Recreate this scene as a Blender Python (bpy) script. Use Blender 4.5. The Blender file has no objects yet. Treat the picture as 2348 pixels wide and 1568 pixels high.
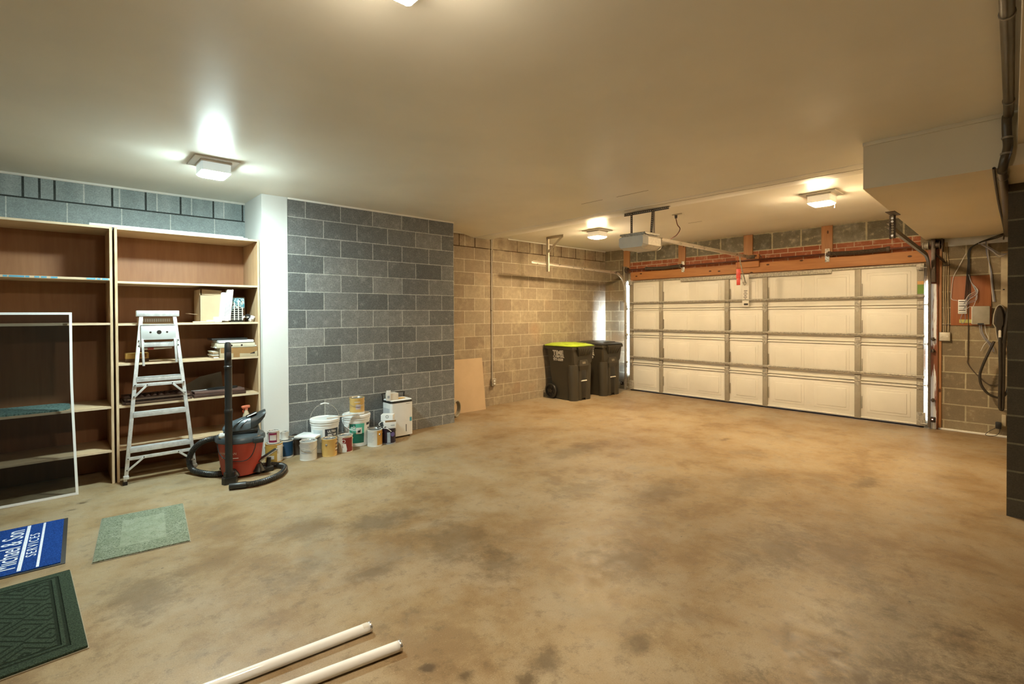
import bpy, bmesh, math, random
from mathutils import Vector, Matrix
random.seed(7)
SC = bpy.context.scene
COL = SC.collection
PI = math.pi

# ------------------------------------------------------------------ camera
cam_d = bpy.data.cameras.new('camera'); cam = bpy.data.objects.new('camera', cam_d); COL.objects.link(cam)
_y, _p, _r = 0.8414, 0.0099, -0.0047
_F = Vector((math.cos(_y)*math.cos(_p), math.sin(_y)*math.cos(_p), -math.sin(_p)))
_R = Vector((math.sin(_y), -math.cos(_y), 0)); _U = _R.cross(_F)
_R2 = math.cos(_r)*_R + math.sin(_r)*_U; _U2 = -math.sin(_r)*_R + math.cos(_r)*_U
cam.matrix_world = Matrix(((_R2.x, _U2.x, -_F.x, 0), (_R2.y, _U2.y, -_F.y, 0), (_R2.z, _U2.z, -_F.z, 1.4936), (0, 0, 0, 1)))
cam_d.sensor_width = 36; cam_d.lens = 1137.12/2348*36
cam_d.shift_x = (1174-1145.17)/2348; cam_d.shift_y = (732.24-784)/2348
cam_d.clip_start = 0.02
SC.camera = cam
# ------------------------------------------------------------------ world, exposure
w = bpy.data.worlds.new('world'); SC.world = w; w.use_nodes = True
bg = w.node_tree.nodes['Background']; bg.inputs[0].default_value = (0.72, 0.86, 1.0, 1); bg.inputs[1].default_value = 3.0
SC.view_settings.view_transform = 'Standard'; SC.view_settings.look = 'None'
SC.view_settings.gamma = 1; SC.view_settings.use_curve_mapping = False
SC.view_settings.exposure = 1.75
WARM = (1.0, 0.75, 0.44); COOL = (0.78, 1.0, 0.98)
LAMP_WARM, LAMP_COOL = 200.0, 205.0          # strength of the glowing glass of the lamps
# daylight that leaks round the edges of the garage door
def daylight(name, loc, rot, sx, sy, power, spread):
    d = bpy.data.lights.new(name, 'AREA'); d.shape = 'RECTANGLE'; d.size = sx; d.size_y = sy
    d.energy = power; d.color = (0.62, 0.80, 1.0); d.spread = spread
    o = bpy.data.objects.new(name, d); COL.objects.link(o); o.location = loc; o.rotation_euler = rot
daylight('daylight_left_gap', (8.407, 5.524, 1.20), (PI/2, 0, 0), 0.020, 1.8, 9, math.radians(80))
daylight('daylight_right_gap', (8.407, 1.116, 1.0), (PI/2, 0, PI), 0.020, 1.8, 2.5, math.radians(150))

# ------------------------------------------------------------------ mesh helpers
class MB:
    def __init__(s): s.bm = bmesh.new()
    def _add(s, b2, M=None):
        if M is not None: bmesh.ops.transform(b2, matrix=M, verts=b2.verts)
        me = bpy.data.meshes.new('t'); b2.to_mesh(me); b2.free(); s.bm.from_mesh(me); bpy.data.meshes.remove(me); return s
    def box(s, a, b, bev=0, seg=2, M=None):
        b2 = bmesh.new(); c = [(x+y)/2 for x, y in zip(a, b)]; d = [max(abs(y-x), 1e-5) for x, y in zip(a, b)]
        bmesh.ops.create_cube(b2, size=1, matrix=Matrix.Translation(c) @ Matrix.Diagonal((*d, 1)))
        if bev > 0: bmesh.ops.bevel(b2, geom=b2.edges[:], offset=min(bev, min(d)*.49), segments=seg, profile=.5, affect='EDGES')
        return s._add(b2, M)
    def beam(s, p0, p1, wx, wy, bev=0, up=(0, 0, 1)):
        p0, p1 = Vector(p0), Vector(p1); z = (p1-p0); L = z.length; z.normalize(); u = Vector(up)
        if abs(u.dot(z)) > .98: u = Vector((1, 0, 0))
        x = u.cross(z).normalized(); y = z.cross(x)
        M = Matrix(((x.x, y.x, z.x, p0.x), (x.y, y.y, z.y, p0.y), (x.z, y.z, z.z, p0.z), (0, 0, 0, 1)))
        return s.box((-wx/2, -wy/2, 0), (wx/2, wy/2, L), bev, M=M)
    def cyl(s, p0, p1, r0, r1=None, n=20, bev=0):
        p0, p1 = Vector(p0), Vector(p1); z = p1-p0; L = z.length; r1 = r0 if r1 is None else r1
        q = z.to_track_quat('Z', 'Y').to_matrix().to_4x4()
        b2 = bmesh.new(); bmesh.ops.create_cone(b2, cap_ends=True, segments=n, radius1=r0, radius2=r1, depth=L)
        if bev > 0:
            ed = [e for e in b2.edges if abs(abs(e.verts[0].co.z)-L/2) < 1e-6 and abs(e.verts[0].co.z-e.verts[1].co.z) < 1e-6]
            bmesh.ops.bevel(b2, geom=ed, offset=bev, segments=2, profile=.5, affect='EDGES')
        return s._add(b2, Matrix.Translation((p0+p1)/2) @ q)
    def tube(s, pts, r, n=10, sub=6, rf=None, closed=False, cap=True):
        P = [Vector(p) for p in pts]
        if sub > 1 and len(P) > 2:
            Q = []; m = len(P)
            rng = range(m) if closed else range(m-1)
            for i in rng:
                a = P[(i-1) % m] if (closed or i > 0) else P[0]*2-P[1]
                b, c = P[i], P[(i+1) % m]
                d = P[(i+2) % m] if (closed or i+2 < m) else P[-1]*2-P[-2]
                for k in range(sub):
                    t = k/sub
                    Q.append(.5*((2*b)+(c-a)*t+(2*a-5*b+4*c-d)*t*t+(3*b-a-3*c+d)*t**3))
            if not closed: Q.append(P[-1])
            P = Q
        N = len(P); bm = s.bm; rings = []; T0 = None; X = None
        for i, p in enumerate(P):
            if closed: t = P[(i+1) % N]-P[i-1]
            else: t = P[min(i+1, N-1)]-P[max(i-1, 0)]
            t.normalize()
            if X is None:
                X = t.orthogonal().normalized()
            else:
                X = (X - t*X.dot(t)).normalized()
            Y = t.cross(X); rr = r if rf is None else rf(i/(N-1), i)
            rings.append([bm.verts.new(p+X*math.cos(2*PI*k/n)*rr+Y*math.sin(2*PI*k/n)*rr) for k in range(n)])
        for i in range(N if closed else N-1):
            A, B = rings[i], rings[(i+1) % N]
            for k in range(n): bm.faces.new((A[k], A[(k+1) % n], B[(k+1) % n], B[k]))
        if cap and not closed: bm.faces.new(rings[0][::-1]); bm.faces.new(rings[-1])
        return s
    def loft(s, rings, cap=True):
        bm = s.bm; R = [[bm.verts.new(Vector(v)) for v in r] for r in rings]; n = len(R[0])
        for A, B in zip(R, R[1:]):
            for k in range(n): bm.faces.new((A[k], A[(k+1) % n], B[(k+1) % n], B[k]))
        if cap: bm.faces.new(R[0][::-1]); bm.faces.new(R[-1])
        return s
    def lathe(s, prof, c=(0, 0, 0), n=40, a0=0, a1=2*PI):
        full = abs(a1-a0-2*PI) < 1e-6; m = n if full else n+1; bm = s.bm; rings = []
        for r, z in prof:
            if r < 1e-6: rings.append([bm.verts.new((c[0], c[1], c[2]+z))])
            else: rings.append([bm.verts.new((c[0]+r*math.cos(a0+(a1-a0)*k/n), c[1]+r*math.sin(a0+(a1-a0)*k/n), c[2]+z)) for k in range(m)])
        for A, B in zip(rings, rings[1:]):
            for k in range(n):
                k2 = (k+1) % m if full else k+1
                a = [A[0]] if len(A) == 1 else [A[k], A[k2]]
                b = [B[0]] if len(B) == 1 else [B[k2], B[k]]
                if len(a)+len(b) > 2: bm.faces.new(a+b)
        return s
    def prism(s, poly, z0, z1, M=None):
        b2 = bmesh.new(); A = [b2.verts.new((x, y, z0)) for x, y in poly]; B = [b2.verts.new((x, y, z1)) for x, y in poly]; n = len(poly)
        for k in range(n): b2.faces.new((A[k], A[(k+1) % n], B[(k+1) % n], B[k]))
        b2.faces.new(A[::-1]); b2.faces.new(B)
        bmesh.ops.recalc_face_normals(b2, faces=b2.faces[:])
        return s._add(b2, M)
    def build(s, name, mat, parent=None, world=False, smooth=35):
        bmesh.ops.recalc_face_normals(s.bm, faces=s.bm.faces[:])
        me = bpy.data.meshes.new(name); s.bm.to_mesh(me); s.bm.free()
        if world and parent is not None:
            me.transform(full_matrix(parent).inverted())
        me.materials.append(mat)
        if smooth:
            me.shade_smooth(); me.set_sharp_from_angle(angle=math.radians(smooth))
        o = bpy.data.objects.new(name, me); COL.objects.link(o)
        if parent is not None: o.parent = parent
        return o
def full_matrix(o):
    M = Matrix.LocRotScale(o.location, o.rotation_euler, o.scale)
    return M if o.parent is None else full_matrix(o.parent) @ M
def thing(name, label, cat, loc=(0, 0, 0), rotz=0, group=None):
    o = bpy.data.objects.new(name, None); COL.objects.link(o); o.empty_display_size = .05
    o.location = loc; o.rotation_euler = (0, 0, rotz); o['label'] = label; o['category'] = cat
    if group: o['group'] = group
    return o
def tag(o, label, cat, group=None):
    o['label'] = label; o['category'] = cat
    if group: o['group'] = group
    return o
def struct(name, mb, mat, smooth=30):
    o = mb.build(name, mat, None, smooth=smooth); o['kind'] = 'structure'; return o
def facing(x, y): return math.atan2(-y, -x)+PI/2      # local -Y points at the camera side
def text_mb(s, size, f, extrude=0.0008, sx=1.0, align='LEFT', spacing=1.0, bold=0.0):
    c = bpy.data.curves.new('t', 'FONT'); c.body = s; c.size = size; c.extrude = extrude; c.align_x = align; c.resolution_u = 3
    c.space_character = spacing; c.offset = bold
    o = bpy.data.objects.new('t', c); me = bpy.data.meshes.new_from_object(o)
    mb = MB(); mb.bm.from_mesh(me)
    for v in mb.bm.verts: v.co = Vector(f(v.co.x*sx, v.co.y, v.co.z))
    bpy.data.meshes.remove(me); bpy.data.objects.remove(o); bpy.data.curves.remove(c)
    return mb

# ------------------------------------------------------------------ materials
class NT:
    def __init__(s, name):
        s.m = bpy.data.materials.new(name); s.m.use_nodes = True; s.t = s.m.node_tree; s.n = s.t.nodes; s.l = s.t.links
        s.p = s.n['Principled BSDF']; s.out = s.n['Material Output']
    def node(s, typ, **kw):
        n = s.n.new(typ)
        for k, v in kw.items(): setattr(n, k, v)
        return n
    def put(s, inp, v):
        if isinstance(v, bpy.types.NodeSocket): s.l.new(v, inp)
        elif isinstance(v, (tuple, list)) and len(v) == 3 and inp.type == 'RGBA': inp.default_value = (*v, 1)
        else: inp.default_value = v
    def math(s, op, a, b=0.0, c=None, clamp=False):
        n = s.node('ShaderNodeMath', operation=op, use_clamp=clamp); s.put(n.inputs[0], a); s.put(n.inputs[1], b)
        if c is not None: s.put(n.inputs[2], c)
        return n.outputs[0]
    def mix(s, f, a, b, mode='MIX'):
        n = s.node('ShaderNodeMix', data_type='RGBA', blend_type=mode); s.put(n.inputs[0], f); s.put(n.inputs[6], a); s.put(n.inputs[7], b); return n.outputs[2]
    def noise(s, vec, scale, detail=4, rough=.55, dist=0):
        n = s.node('ShaderNodeTexNoise'); n.inputs['Scale'].default_value = scale; n.inputs['Detail'].default_value = detail
        n.inputs['Roughness'].default_value = rough; n.inputs['Distortion'].default_value = dist
        if vec is not None: s.l.new(vec, n.inputs['Vector'])
        return n.outputs[0]
    def ramp(s, f, lo, hi, a=0.0, b=1.0):
        n = s.node('ShaderNodeMapRange', interpolation_type='SMOOTHSTEP'); s.put(n.inputs[0], f)
        for i, v in zip((1, 2, 3, 4), (lo, hi, a, b)): n.inputs[i].default_value = v
        return n.outputs[0]
    def mapping(s, vec, sc=(1, 1, 1), loc=(0, 0, 0)):
        n = s.node('ShaderNodeMapping'); s.l.new(vec, n.inputs[0]); n.inputs['Scale'].default_value = sc; n.inputs['Location'].default_value = loc; return n.outputs[0]
    def pos(s): return s.node('ShaderNodeNewGeometry').outputs['Position']
    def obj(s): return s.node('ShaderNodeTexCoord').outputs['Object']
    def xyz(s, v):
        n = s.node('ShaderNodeSeparateXYZ'); s.l.new(v, n.inputs[0]); return n.outputs
    def comb(s, x, y, z=0.0):
        n = s.node('ShaderNodeCombineXYZ'); s.put(n.inputs[0], x); s.put(n.inputs[1], y); s.put(n.inputs[2], z); return n.outputs[0]
    def bump(s, h, strength, dist=0.002):
        n = s.node('ShaderNodeBump'); n.inputs['Strength'].default_value = strength; n.inputs['Distance'].default_value = dist
        s.l.new(h, n.inputs['Height']); s.l.new(n.outputs[0], s.p.inputs['Normal'])
    def done(s, col, rough=.6, metal=0.0, spec=.5):
        s.put(s.p.inputs['Base Color'], col); s.put(s.p.inputs['Roughness'], rough); s.put(s.p.inputs['Metallic'], metal)
        s.put(s.p.inputs['Specular IOR Level'], spec); return s.m
def sc3(c, k): return tuple(min(1, v*k) for v in c)
def plain(name, c, rough=.5, metal=0, var=.08, scale=12, bump=0, bscale=200, spec=.5):
    t = NT(name); v = t.obj(); f = t.noise(v, scale, 4)
    col = t.mix(t.ramp(f, .3, .7), sc3(c, 1-var), sc3(c, 1+var))
    if bump: t.bump(t.noise(v, bscale, 3), bump)
    return t.done(col, rough, metal, spec)
def wood(name, c, dark, axis='z', rough=.6, scale=14, stripes=.5, knots=False):
    t = NT(name); v = t.obj()
    s = {'x': (.08, 1, 1), 'y': (1, .08, 1), 'z': (1, 1, .08)}[axis]
    g = t.noise(t.mapping(v, s), scale, 5, .6, 1.2); g2 = t.noise(t.mapping(v, s), scale*7, 3, .6)
    f = t.ramp(t.math('ADD', t.math('MULTIPLY', g, .7), t.math('MULTIPLY', g2, .3)), .5-stripes*.35, .5+stripes*.35)
    col = t.mix(f, dark, c)
    if knots:
        vo = t.node('ShaderNodeTexVoronoi'); vo.voronoi_dimensions = '2D'; q_ = t.xyz(v); t.l.new(t.comb(t.math('MULTIPLY', q_[1], 2.6 if axis == 'y' else 5.5), t.math('MULTIPLY', q_[2], 4.5 if axis == 'y' else 2.4)), vo.inputs['Vector']); vo.inputs['Scale'].default_value = 1
        k = t.ramp(vo.outputs['Distance'], .045, .075, 1, 0); col = t.mix(k, col, (.09, .03, .012))
    t.bump(g2, .12, .001)
    return t.done(col, rough)
def blocks(name, axis, x0, c1, c2, mortar, bw=.4064, rh=.2032, z0=.13, ms=.0052, speck=.35, stain=None, top=None, rough=.9, smear=0.0, tint=None):
    """concrete blocks or bricks laid out from world position; top = list of (x, kind) joints for the top course"""
    t = NT(name); P = t.pos(); X = t.xyz(P); u = X[0] if axis == 'x' else X[1]
    wob = t.noise(P, 9, 3); 
    uu = t.math('ADD', t.math('ADD', u, -x0+bw*20), t.math('MULTIPLY', t.math('SUBTRACT', wob, .5), .006))
    vv = t.math('ADD', t.math('ADD', X[2], -z0+rh*40), t.math('MULTIPLY', t.math('SUBTRACT', t.noise(P, 7, 3), .5), .006))
    b = t.node('ShaderNodeTexBrick'); b.offset = .5; b.offset_frequency = 2; t.l.new(t.comb(uu, vv), b.inputs['Vector'])
    b.inputs['Scale'].default_value = 1; b.inputs['Brick Width'].default_value = bw; b.inputs['Row Height'].default_value = rh
    b.inputs['Mortar Size'].default_value = ms; b.inputs['Mortar Smooth'].default_value = .25; b.inputs['Bias'].default_value = 0
    t.put(b.inputs['Color1'], c1); t.put(b.inputs['Color2'], c2); t.put(b.inputs['Mortar'], mortar)
    col = b.outputs['Color']; fac = b.outputs['Fac']
    if top:
        zt, lst, dark = top
        inz = t.math('GREATER_THAN', X[2], zt); mask_d = None; mask_l = None
        for x, k in lst:
            m = t.math('COMPARE', u, x, .0085 if k == 'd' else .006)
            if k == 'd': mask_d = m if mask_d is None else t.math('MAXIMUM', mask_d, m)
            else: mask_l = m if mask_l is None else t.math('MAXIMUM', mask_l, m)
        hd = t.math('COMPARE', X[2], zt, .007); 
        f2 = t.noise(t.comb(t.math('MULTIPLY', u, 4.2), 0.0), 1.0, 1)
        tc = t.mix(t.ramp(f2, .35, .65), c1, c2)
        tc = t.mix(mask_l, tc, mortar)
        col = t.mix(inz, col, tc)
        dd = t.math('MAXIMUM', t.math('MULTIPLY', mask_d, inz), hd)
        col = t.mix(dd, col, dark)
        fac = t.math('MAXIMUM', t.math('MULTIPLY', fac, t.math('SUBTRACT', 1.0, inz)), dd)
    n1 = t.noise(P, 95, 5, .85); n2 = t.noise(P, 3.5, 4, .6); n3 = t.noise(P, 14, 4, .65)
    col = t.mix(t.ramp(n1, .36, .56, speck, 0), col, sc3(c1, .25))
    col = t.mix(t.ramp(n1, .54, .68, 0, speck*.6), col, sc3(c2, 1.7))
    if stain: col = t.mix(t.ramp(n2, .45, .75, 0, stain[1]), col, stain[0])
    col = t.mix(t.ramp(n3, .35, .65, .18, 0), col, sc3(c1, .45))
    if smear: col = t.mix(t.ramp(t.math('ADD', n3, t.math('MULTIPLY', fac, .18)), .56, .72, 0, smear), col, mortar)
    if tint: col = t.mix(t.ramp(t.noise(P, 1.3, 2), .55, .75, 0, tint[1]), col, tint[0])
    pv = t.node('ShaderNodeTexVoronoi'); t.l.new(P, pv.inputs['Vector']); pv.inputs['Scale'].default_value = 16
    pit = t.ramp(pv.outputs['Distance'], .03, .06, 1, 0)
    col = t.mix(t.math('MULTIPLY', pit, .6), col, sc3(c1, .12))
    h = t.math('ADD', t.math('MULTIPLY', fac, -1.0), t.math('MULTIPLY', n1, .55))
    t.bump(h, .55, .004)
    return t.done(col, rough, 0, .2)
def paint_mat(name, c, rough=.55, speck=0.05, bump=.08):
    t = NT(name); P = t.pos(); n = t.noise(P, 1.4, 3); n2 = t.noise(P, 60, 3, .6)
    col = t.mix(t.ramp(n, .3, .7), sc3(c, 1-speck), sc3(c, 1+speck)); t.bump(n2, bump, .002)
    return t.done(col, rough, 0, .22)
def metal_mat(name, c=(.55, .55, .55), rough=.35, spangle=.15, met=.85, scale=60):
    t = NT(name); v = t.obj(); n = t.noise(v, scale, 3, .7)
    col = t.mix(t.ramp(n, .35, .65), sc3(c, 1-spangle), sc3(c, 1+spangle)); rr = t.ramp(n, .3, .7, rough*.8, rough*1.25)
    return t.done(col, rr, met)
def emit_mat(name, col, lo, hi, z0, z1):
    """glowing frosted glass: brightest in the lower part where the bulbs sit"""
    t = NT(name); z = t.xyz(t.obj())[2]
    st = t.ramp(z, z0, z1, hi, lo)
    t.put(t.p.inputs['Base Color'], (.85, .85, .85)); t.put(t.p.inputs['Emission Color'], col); t.put(t.p.inputs['Emission Strength'], st)
    t.p.inputs['Roughness'].default_value = .25
    return t.m

# floor
def floor_mat():
    t = NT('polished_concrete'); P = t.pos()
    big = t.noise(P, .55, 6, .65, .2); mid = t.noise(P, 1.9, 9, .68, .15); fine = t.noise(P, 11, 9, .75); grit = t.noise(P, 170, 2, .6)
    warp = t.noise(P, 5.0, 9, .8, .2)
    c = t.mix(t.ramp(big, .35, .65), (.255, .165, .078), (.355, .260, .145))
    c = t.mix(t.ramp(mid, .42, .64, 0, .35), c, (.43, .375, .28))
    c = t.mix(t.ramp(mid, .48, .36, 0, .55), c, (.185, .110, .050))
    c = t.mix(t.ramp(fine, .34, .50, .50, 0), c, (.12, .08, .045))
    c = t.mix(t.ramp(grit, .30, .5, .28, 0), c, (.10, .07, .04))
    c = t.mix(t.ramp(grit, .62, .8, 0, .35), c, (.80, .74, .62))
    nn = t.noise(P, 1.1, 7, .65, .4)
    c = t.mix(t.ramp(nn, .54, .70, 0, .35), c, (.25, .24, .20))
    # dirt and oil stains, plus a broad darker area at the right front: x, y, radius, strength
    for (x, y, rx, ry, s) in ((2.2, 4.25, .32, .20, .28), (1.75, 3.25, .42, .20, .50), (1.95, 2.62, .34, .42, .42), (1.95, 2.22, .22, .22, .45), (1.35, 2.62, .2, .14, .5),
                          (3.3, 2.7, .45, .2, .38), (2.55, 1.75, .30, .28, .45), (3.75, 2.2, .5, .2, .42), (4.6, 1.75, .5, .22, .35), (3.4, 1.2, .5, .25, .40), (5.3, 1.1, .28, .10, .55),
                          (1.55, 1.45, .10, .10, .6), (1.42, 1.42, .07, .06, .7), (1.16, 1.76, .05, .04, .8), (1.25, 1.62, .05, .04, .7), (1.95, 1.25, .14, .07, .55), (3.0, 4.6, .35, .12, .35),
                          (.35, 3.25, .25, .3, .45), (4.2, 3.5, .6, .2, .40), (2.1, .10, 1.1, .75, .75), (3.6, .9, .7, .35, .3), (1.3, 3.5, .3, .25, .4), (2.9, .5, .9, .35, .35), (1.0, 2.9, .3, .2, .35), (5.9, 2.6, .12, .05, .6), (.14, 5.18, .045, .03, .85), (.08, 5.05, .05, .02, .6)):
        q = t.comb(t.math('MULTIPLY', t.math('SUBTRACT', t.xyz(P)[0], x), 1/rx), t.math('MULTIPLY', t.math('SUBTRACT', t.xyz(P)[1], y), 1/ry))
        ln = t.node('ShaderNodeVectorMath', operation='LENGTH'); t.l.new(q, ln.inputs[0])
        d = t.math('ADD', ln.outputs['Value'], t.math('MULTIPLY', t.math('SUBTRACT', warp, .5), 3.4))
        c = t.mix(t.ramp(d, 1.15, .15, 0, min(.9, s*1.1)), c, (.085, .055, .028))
    # trail of drops
    vo = t.node('ShaderNodeTexVoronoi'); t.l.new(t.mapping(P, (1, 1.6, 1)), vo.inputs['Vector']); vo.inputs['Scale'].default_value = 9
    m = t.math('MULTIPLY', t.ramp(vo.outputs['Distance'], .05, .09, 1, 0), t.ramp(t.noise(P, 1.6, 2), .60, .68)); 
    c = t.mix(t.math('MULTIPLY', m, .75), c, (.04, .03, .02))
    vo2 = t.node('ShaderNodeTexVoronoi'); t.l.new(t.mapping(P, (1, 2.2, 1)), vo2.inputs['Vector']); vo2.inputs['Scale'].default_value = 26
    q = t.comb(t.math('MULTIPLY', t.math('SUBTRACT', t.xyz(P)[0], 2.25), 2.2), t.math('MULTIPLY', t.math('SUBTRACT', t.xyz(P)[1], 4.28), 3.6))
    ln = t.node('ShaderNodeVectorMath', operation='LENGTH'); t.l.new(q, ln.inputs[0])
    m = t.math('MULTIPLY', t.ramp(vo2.outputs['Distance'], .18, .26, 1, 0), t.ramp(ln.outputs['Value'], 1.2, .5)); 
    c = t.mix(t.math('MULTIPLY', m, .8), c, (.05, .04, .025))
    t.bump(t.math('ADD', t.math('MULTIPLY', grit, .5), fine), .10, .002)
    return t.done(c, t.ramp(fine, .3, .7, .36, .56), 0, .30)

M_floor = floor_mat()
M_ceil = paint_mat('ceiling_paint', (.85, .82, .73), .38, .03)
M_white = paint_mat('white_plaster', (.72, .73, .71), .7, .03, .25)
M_drywall = paint_mat('drywall_paint', (.76, .68, .52), .6, .03)
M_trim = paint_mat('caulk_and_sill_glow', (.82, .80, .74), .6, .02)
GM = (.56, .56, .52)
LEFT_TOP = (2.562, ((-.41, 'l'), (-.211, 'd'), (-.102, 'd'), (.001, 'd'), (.208, 'l'), (.421, 'd'), (.478, 'l'), (.69, 'd'), (.785, 'l'), (.991, 'd'), (1.091, 'l'), (1.297, 'd'), (1.4, 'l'), (1.59, 'd')), (.03, .035, .03))
M_blockL = blocks('grey_block_recess', 'x', .4935, (.30, .35, .35), (.44, .49, .485), (.66, .68, .64), top=LEFT_TOP)
M_blockG = blocks('grey_block', 'x', 2.273, (.150, .156, .154), (.30, .30, .29), GM, smear=.18, speck=.5)
FAR_TOP = (2.562, ((4.669, 'd'), (4.78, 'l'), (4.982, 'd'), (5.36, 'l'), (5.915, 'd'), (6.224, 'd'), (6.344, 'l'), (6.536, 'd'), (6.839, 'd'), (7.057, 'd'), (7.27, 'l'), (7.476, 'd'), (7.769, 'd'), (8.089, 'd'), (8.35, 'd')), (.05, .025, .012))
M_blockB = blocks('tan_block', 'x', 4.969, (.29, .225, .155), (.40, .325, .225), (.60, .52, .38), top=FAR_TOP, stain=((.52, .43, .29), .45), tint=((.42, .22, .11), .35), speck=.22)
M_blockY = blocks('tan_block_garage', 'y', .934, (.22, .175, .115), (.33, .265, .17), (.48, .42, .28), ms=.008, stain=((.16, .13, .085), .5), tint=((.34, .20, .09), .4), speck=.2, smear=.35)
M_blockTop = blocks('stained_block_course', 'y', .73, (.15, .135, .10), (.23, .205, .15), (.48, .42, .28), rh=.27, z0=2.497, ms=.012, stain=((.33, .32, .27), .7), smear=.6)
M_brick = blocks('red_brick', 'y', .93, (.29, .090, .045), (.40, .145, .080), (.54, .42, .29), bw=.2130, rh=.0712, z0=2.283, ms=.0058, speck=.10, stain=((.45, .20, .13), .35), smear=.35)
M_stub = blocks('dark_block', 'y', .425, (.095, .078, .052), (.13, .108, .075), (.25, .22, .14), bw=.80, ms=.0075, speck=.25)
M_ply = wood('plywood', (.60, .42, .25), (.40, .24, .12), 'z', .6, 9, .8)
M_plyH = wood('plywood_shelf', (.60, .45, .28), (.45, .31, .18), 'x', .6, 9, .8)
M_back = wood('plywood_back', (.36, .17, .075), (.24, .10, .042), 'z', .55, 6, .9)
M_edge = wood('plywood_edge', (.74, .60, .42), (.50, .36, .22), 'x', .7, 26, .7)
M_edgeZ = wood('plywood_edge_upright', (.74, .58, .38), (.46, .31, .17), 'z', .7, 26, .7)
M_pine = wood('pine_board', (.56, .26, .09), (.38, .15, .05), 'y', .55, 10, .8, True)
M_pineZ = wood('pine_stud', (.48, .24, .10), (.34, .15, .06), 'z', .55, 10, .8, True)
M_redply = wood('stained_plywood_board', (.36, .13, .045), (.26, .08, .025), 'z', .6, 6, .8)
M_stile = plain('stile_steel', (.36, .32, .25), .5, .2, .06)
M_door = plain('cream_door_paint', (.74, .71, .63), .42, 0, .03, 3)
M_galv = metal_mat('galvanised_steel', (.40, .37, .31), .5, .28, .25, 40)
M_galvd = metal_mat('dull_galvanised_steel', (.29, .25, .19), .55, .12, .2)
M_steel = metal_mat('brown_painted_steel', (.10, .075, .055), .45, .2, .4)
M_bright = metal_mat('zinc_plated_steel', (.75, .72, .68), .28, .1, .9)
M_black = plain('black_plastic', (.018, .018, .017), .38, 0, .15)
M_blackm = plain('black_metal', (.03, .022, .018), .45, .3, .2)
M_shaft = plain('brown_torsion_shaft', (.10, .030, .018), .38, .4, .2)
M_alu = metal_mat('aluminium', (.66, .67, .67), .42, .10, .45, 25)
M_white_p = plain('white_plastic', (.80, .81, .80), .35, 0, .02)
M_offw = plain('off_white_plastic', (.70, .66, .58), .4, 0, .03)
M_card = plain('cardboard', (.50, .36, .22), .8, 0, .05, 5)
M_paper = plain('white_paper', (.78, .77, .74), .7, 0, .04)
M_tin = metal_mat('tin', (.50, .50, .48), .3, .2, .85, 20)
M_red = plain('red_plastic', (.42, .055, .035), .36, 0, .07, 3)

# ------------------------------------------------------------------ the setting
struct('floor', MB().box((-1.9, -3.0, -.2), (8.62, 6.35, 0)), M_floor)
cb = MB()
prof = [(-1.9, 2.77), (4.60, 2.77), (4.72, 2.762), (4.90, 2.722), (4.94, 2.718), (5.28, 2.716), (5.29, 2.77), (8.62, 2.77), (8.62, 2.95), (-1.9, 2.95)]
cb.prism([(x, -z) for x, z in prof], -3.0, 6.35, Matrix(((1, 0, 0, 0), (0, 0, 1, 0), (0, -1, 0, 0), (0, 0, 0, 1))))
struct('ceiling', cb, M_ceil, 20)
struct('wall_left', MB().box((-1.9, 6.15, 0), (4.0, 6.35, 2.8)), M_blockL)
struct('wall_left_far', MB().box((4.0, 6.15, 0), (8.62, 6.35, 2.8)), M_blockB)
struct('wall_projection', MB().box((1.875, 5.534, 0), (4.102, 6.16, 2.8)), M_blockG)
struct('wall_white_return', MB().box((1.614, 5.534, 0), (1.878, 6.16, 2.8)), M_white)
struct('wall_back', MB().box((-1.9, -3, 0), (-1.7, 6.35, 2.8)), M_stub)
struct('wall_right', MB().box((-1.9, -3.0, 0), (5.19, -2.8, 2.8)), M_stub)
struct('wall_right_stub', MB().box((5.19, -3.0, 0), (5.39, .228, 2.45)), M_stub)
struct('wall_right_far', MB().box((5.39, .05, 0), (8.62, .20, 2.8)), M_blockY)
struct('trim_1', MB().box((1.876, 5.522, 2.752), (4.104, 5.55, 2.772), .004), M_trim)
struct('trim_2', MB().box((-1.9, 6.135, 2.750), (1.614, 6.17, 2.772), .004), M_trim)
struct('trim_3', MB().box((4.102, 6.135, 2.752), (5.10, 6.17, 2.772), .004), M_trim)
struct('trim_4', MB().box((5.70, 6.138, 2.754), (8.42, 6.17, 2.772), .004), M_trim)
# garage wall: left and right of the opening, brick above it
g = MB(); g.box((8.42, 5.475, 0), (8.62, 6.35, 2.10)); g.box((8.42, 5.55, 2.10), (8.62, 6.35, 2.8)); struct('wall_garage_left', g, M_blockY)
g = MB(); g.box((8.42, .1, 0), (8.62, 1.165, 2.497)); struct('wall_garage_right', g, M_blockY)
struct('wall_garage_brick', MB().box((8.42, 1.165, 2.10), (8.62, 5.55, 2.497)), M_brick)
struct('wall_garage_top', MB().box((8.419, .1, 2.497), (8.62, 5.55, 2.8)), M_blockTop)
# white strip standing in for daylight glow under the right garage wall
struct('trim_5', MB().box((8.395, .2, 0), (8.425, .985, .022), .004), M_trim)
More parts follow.
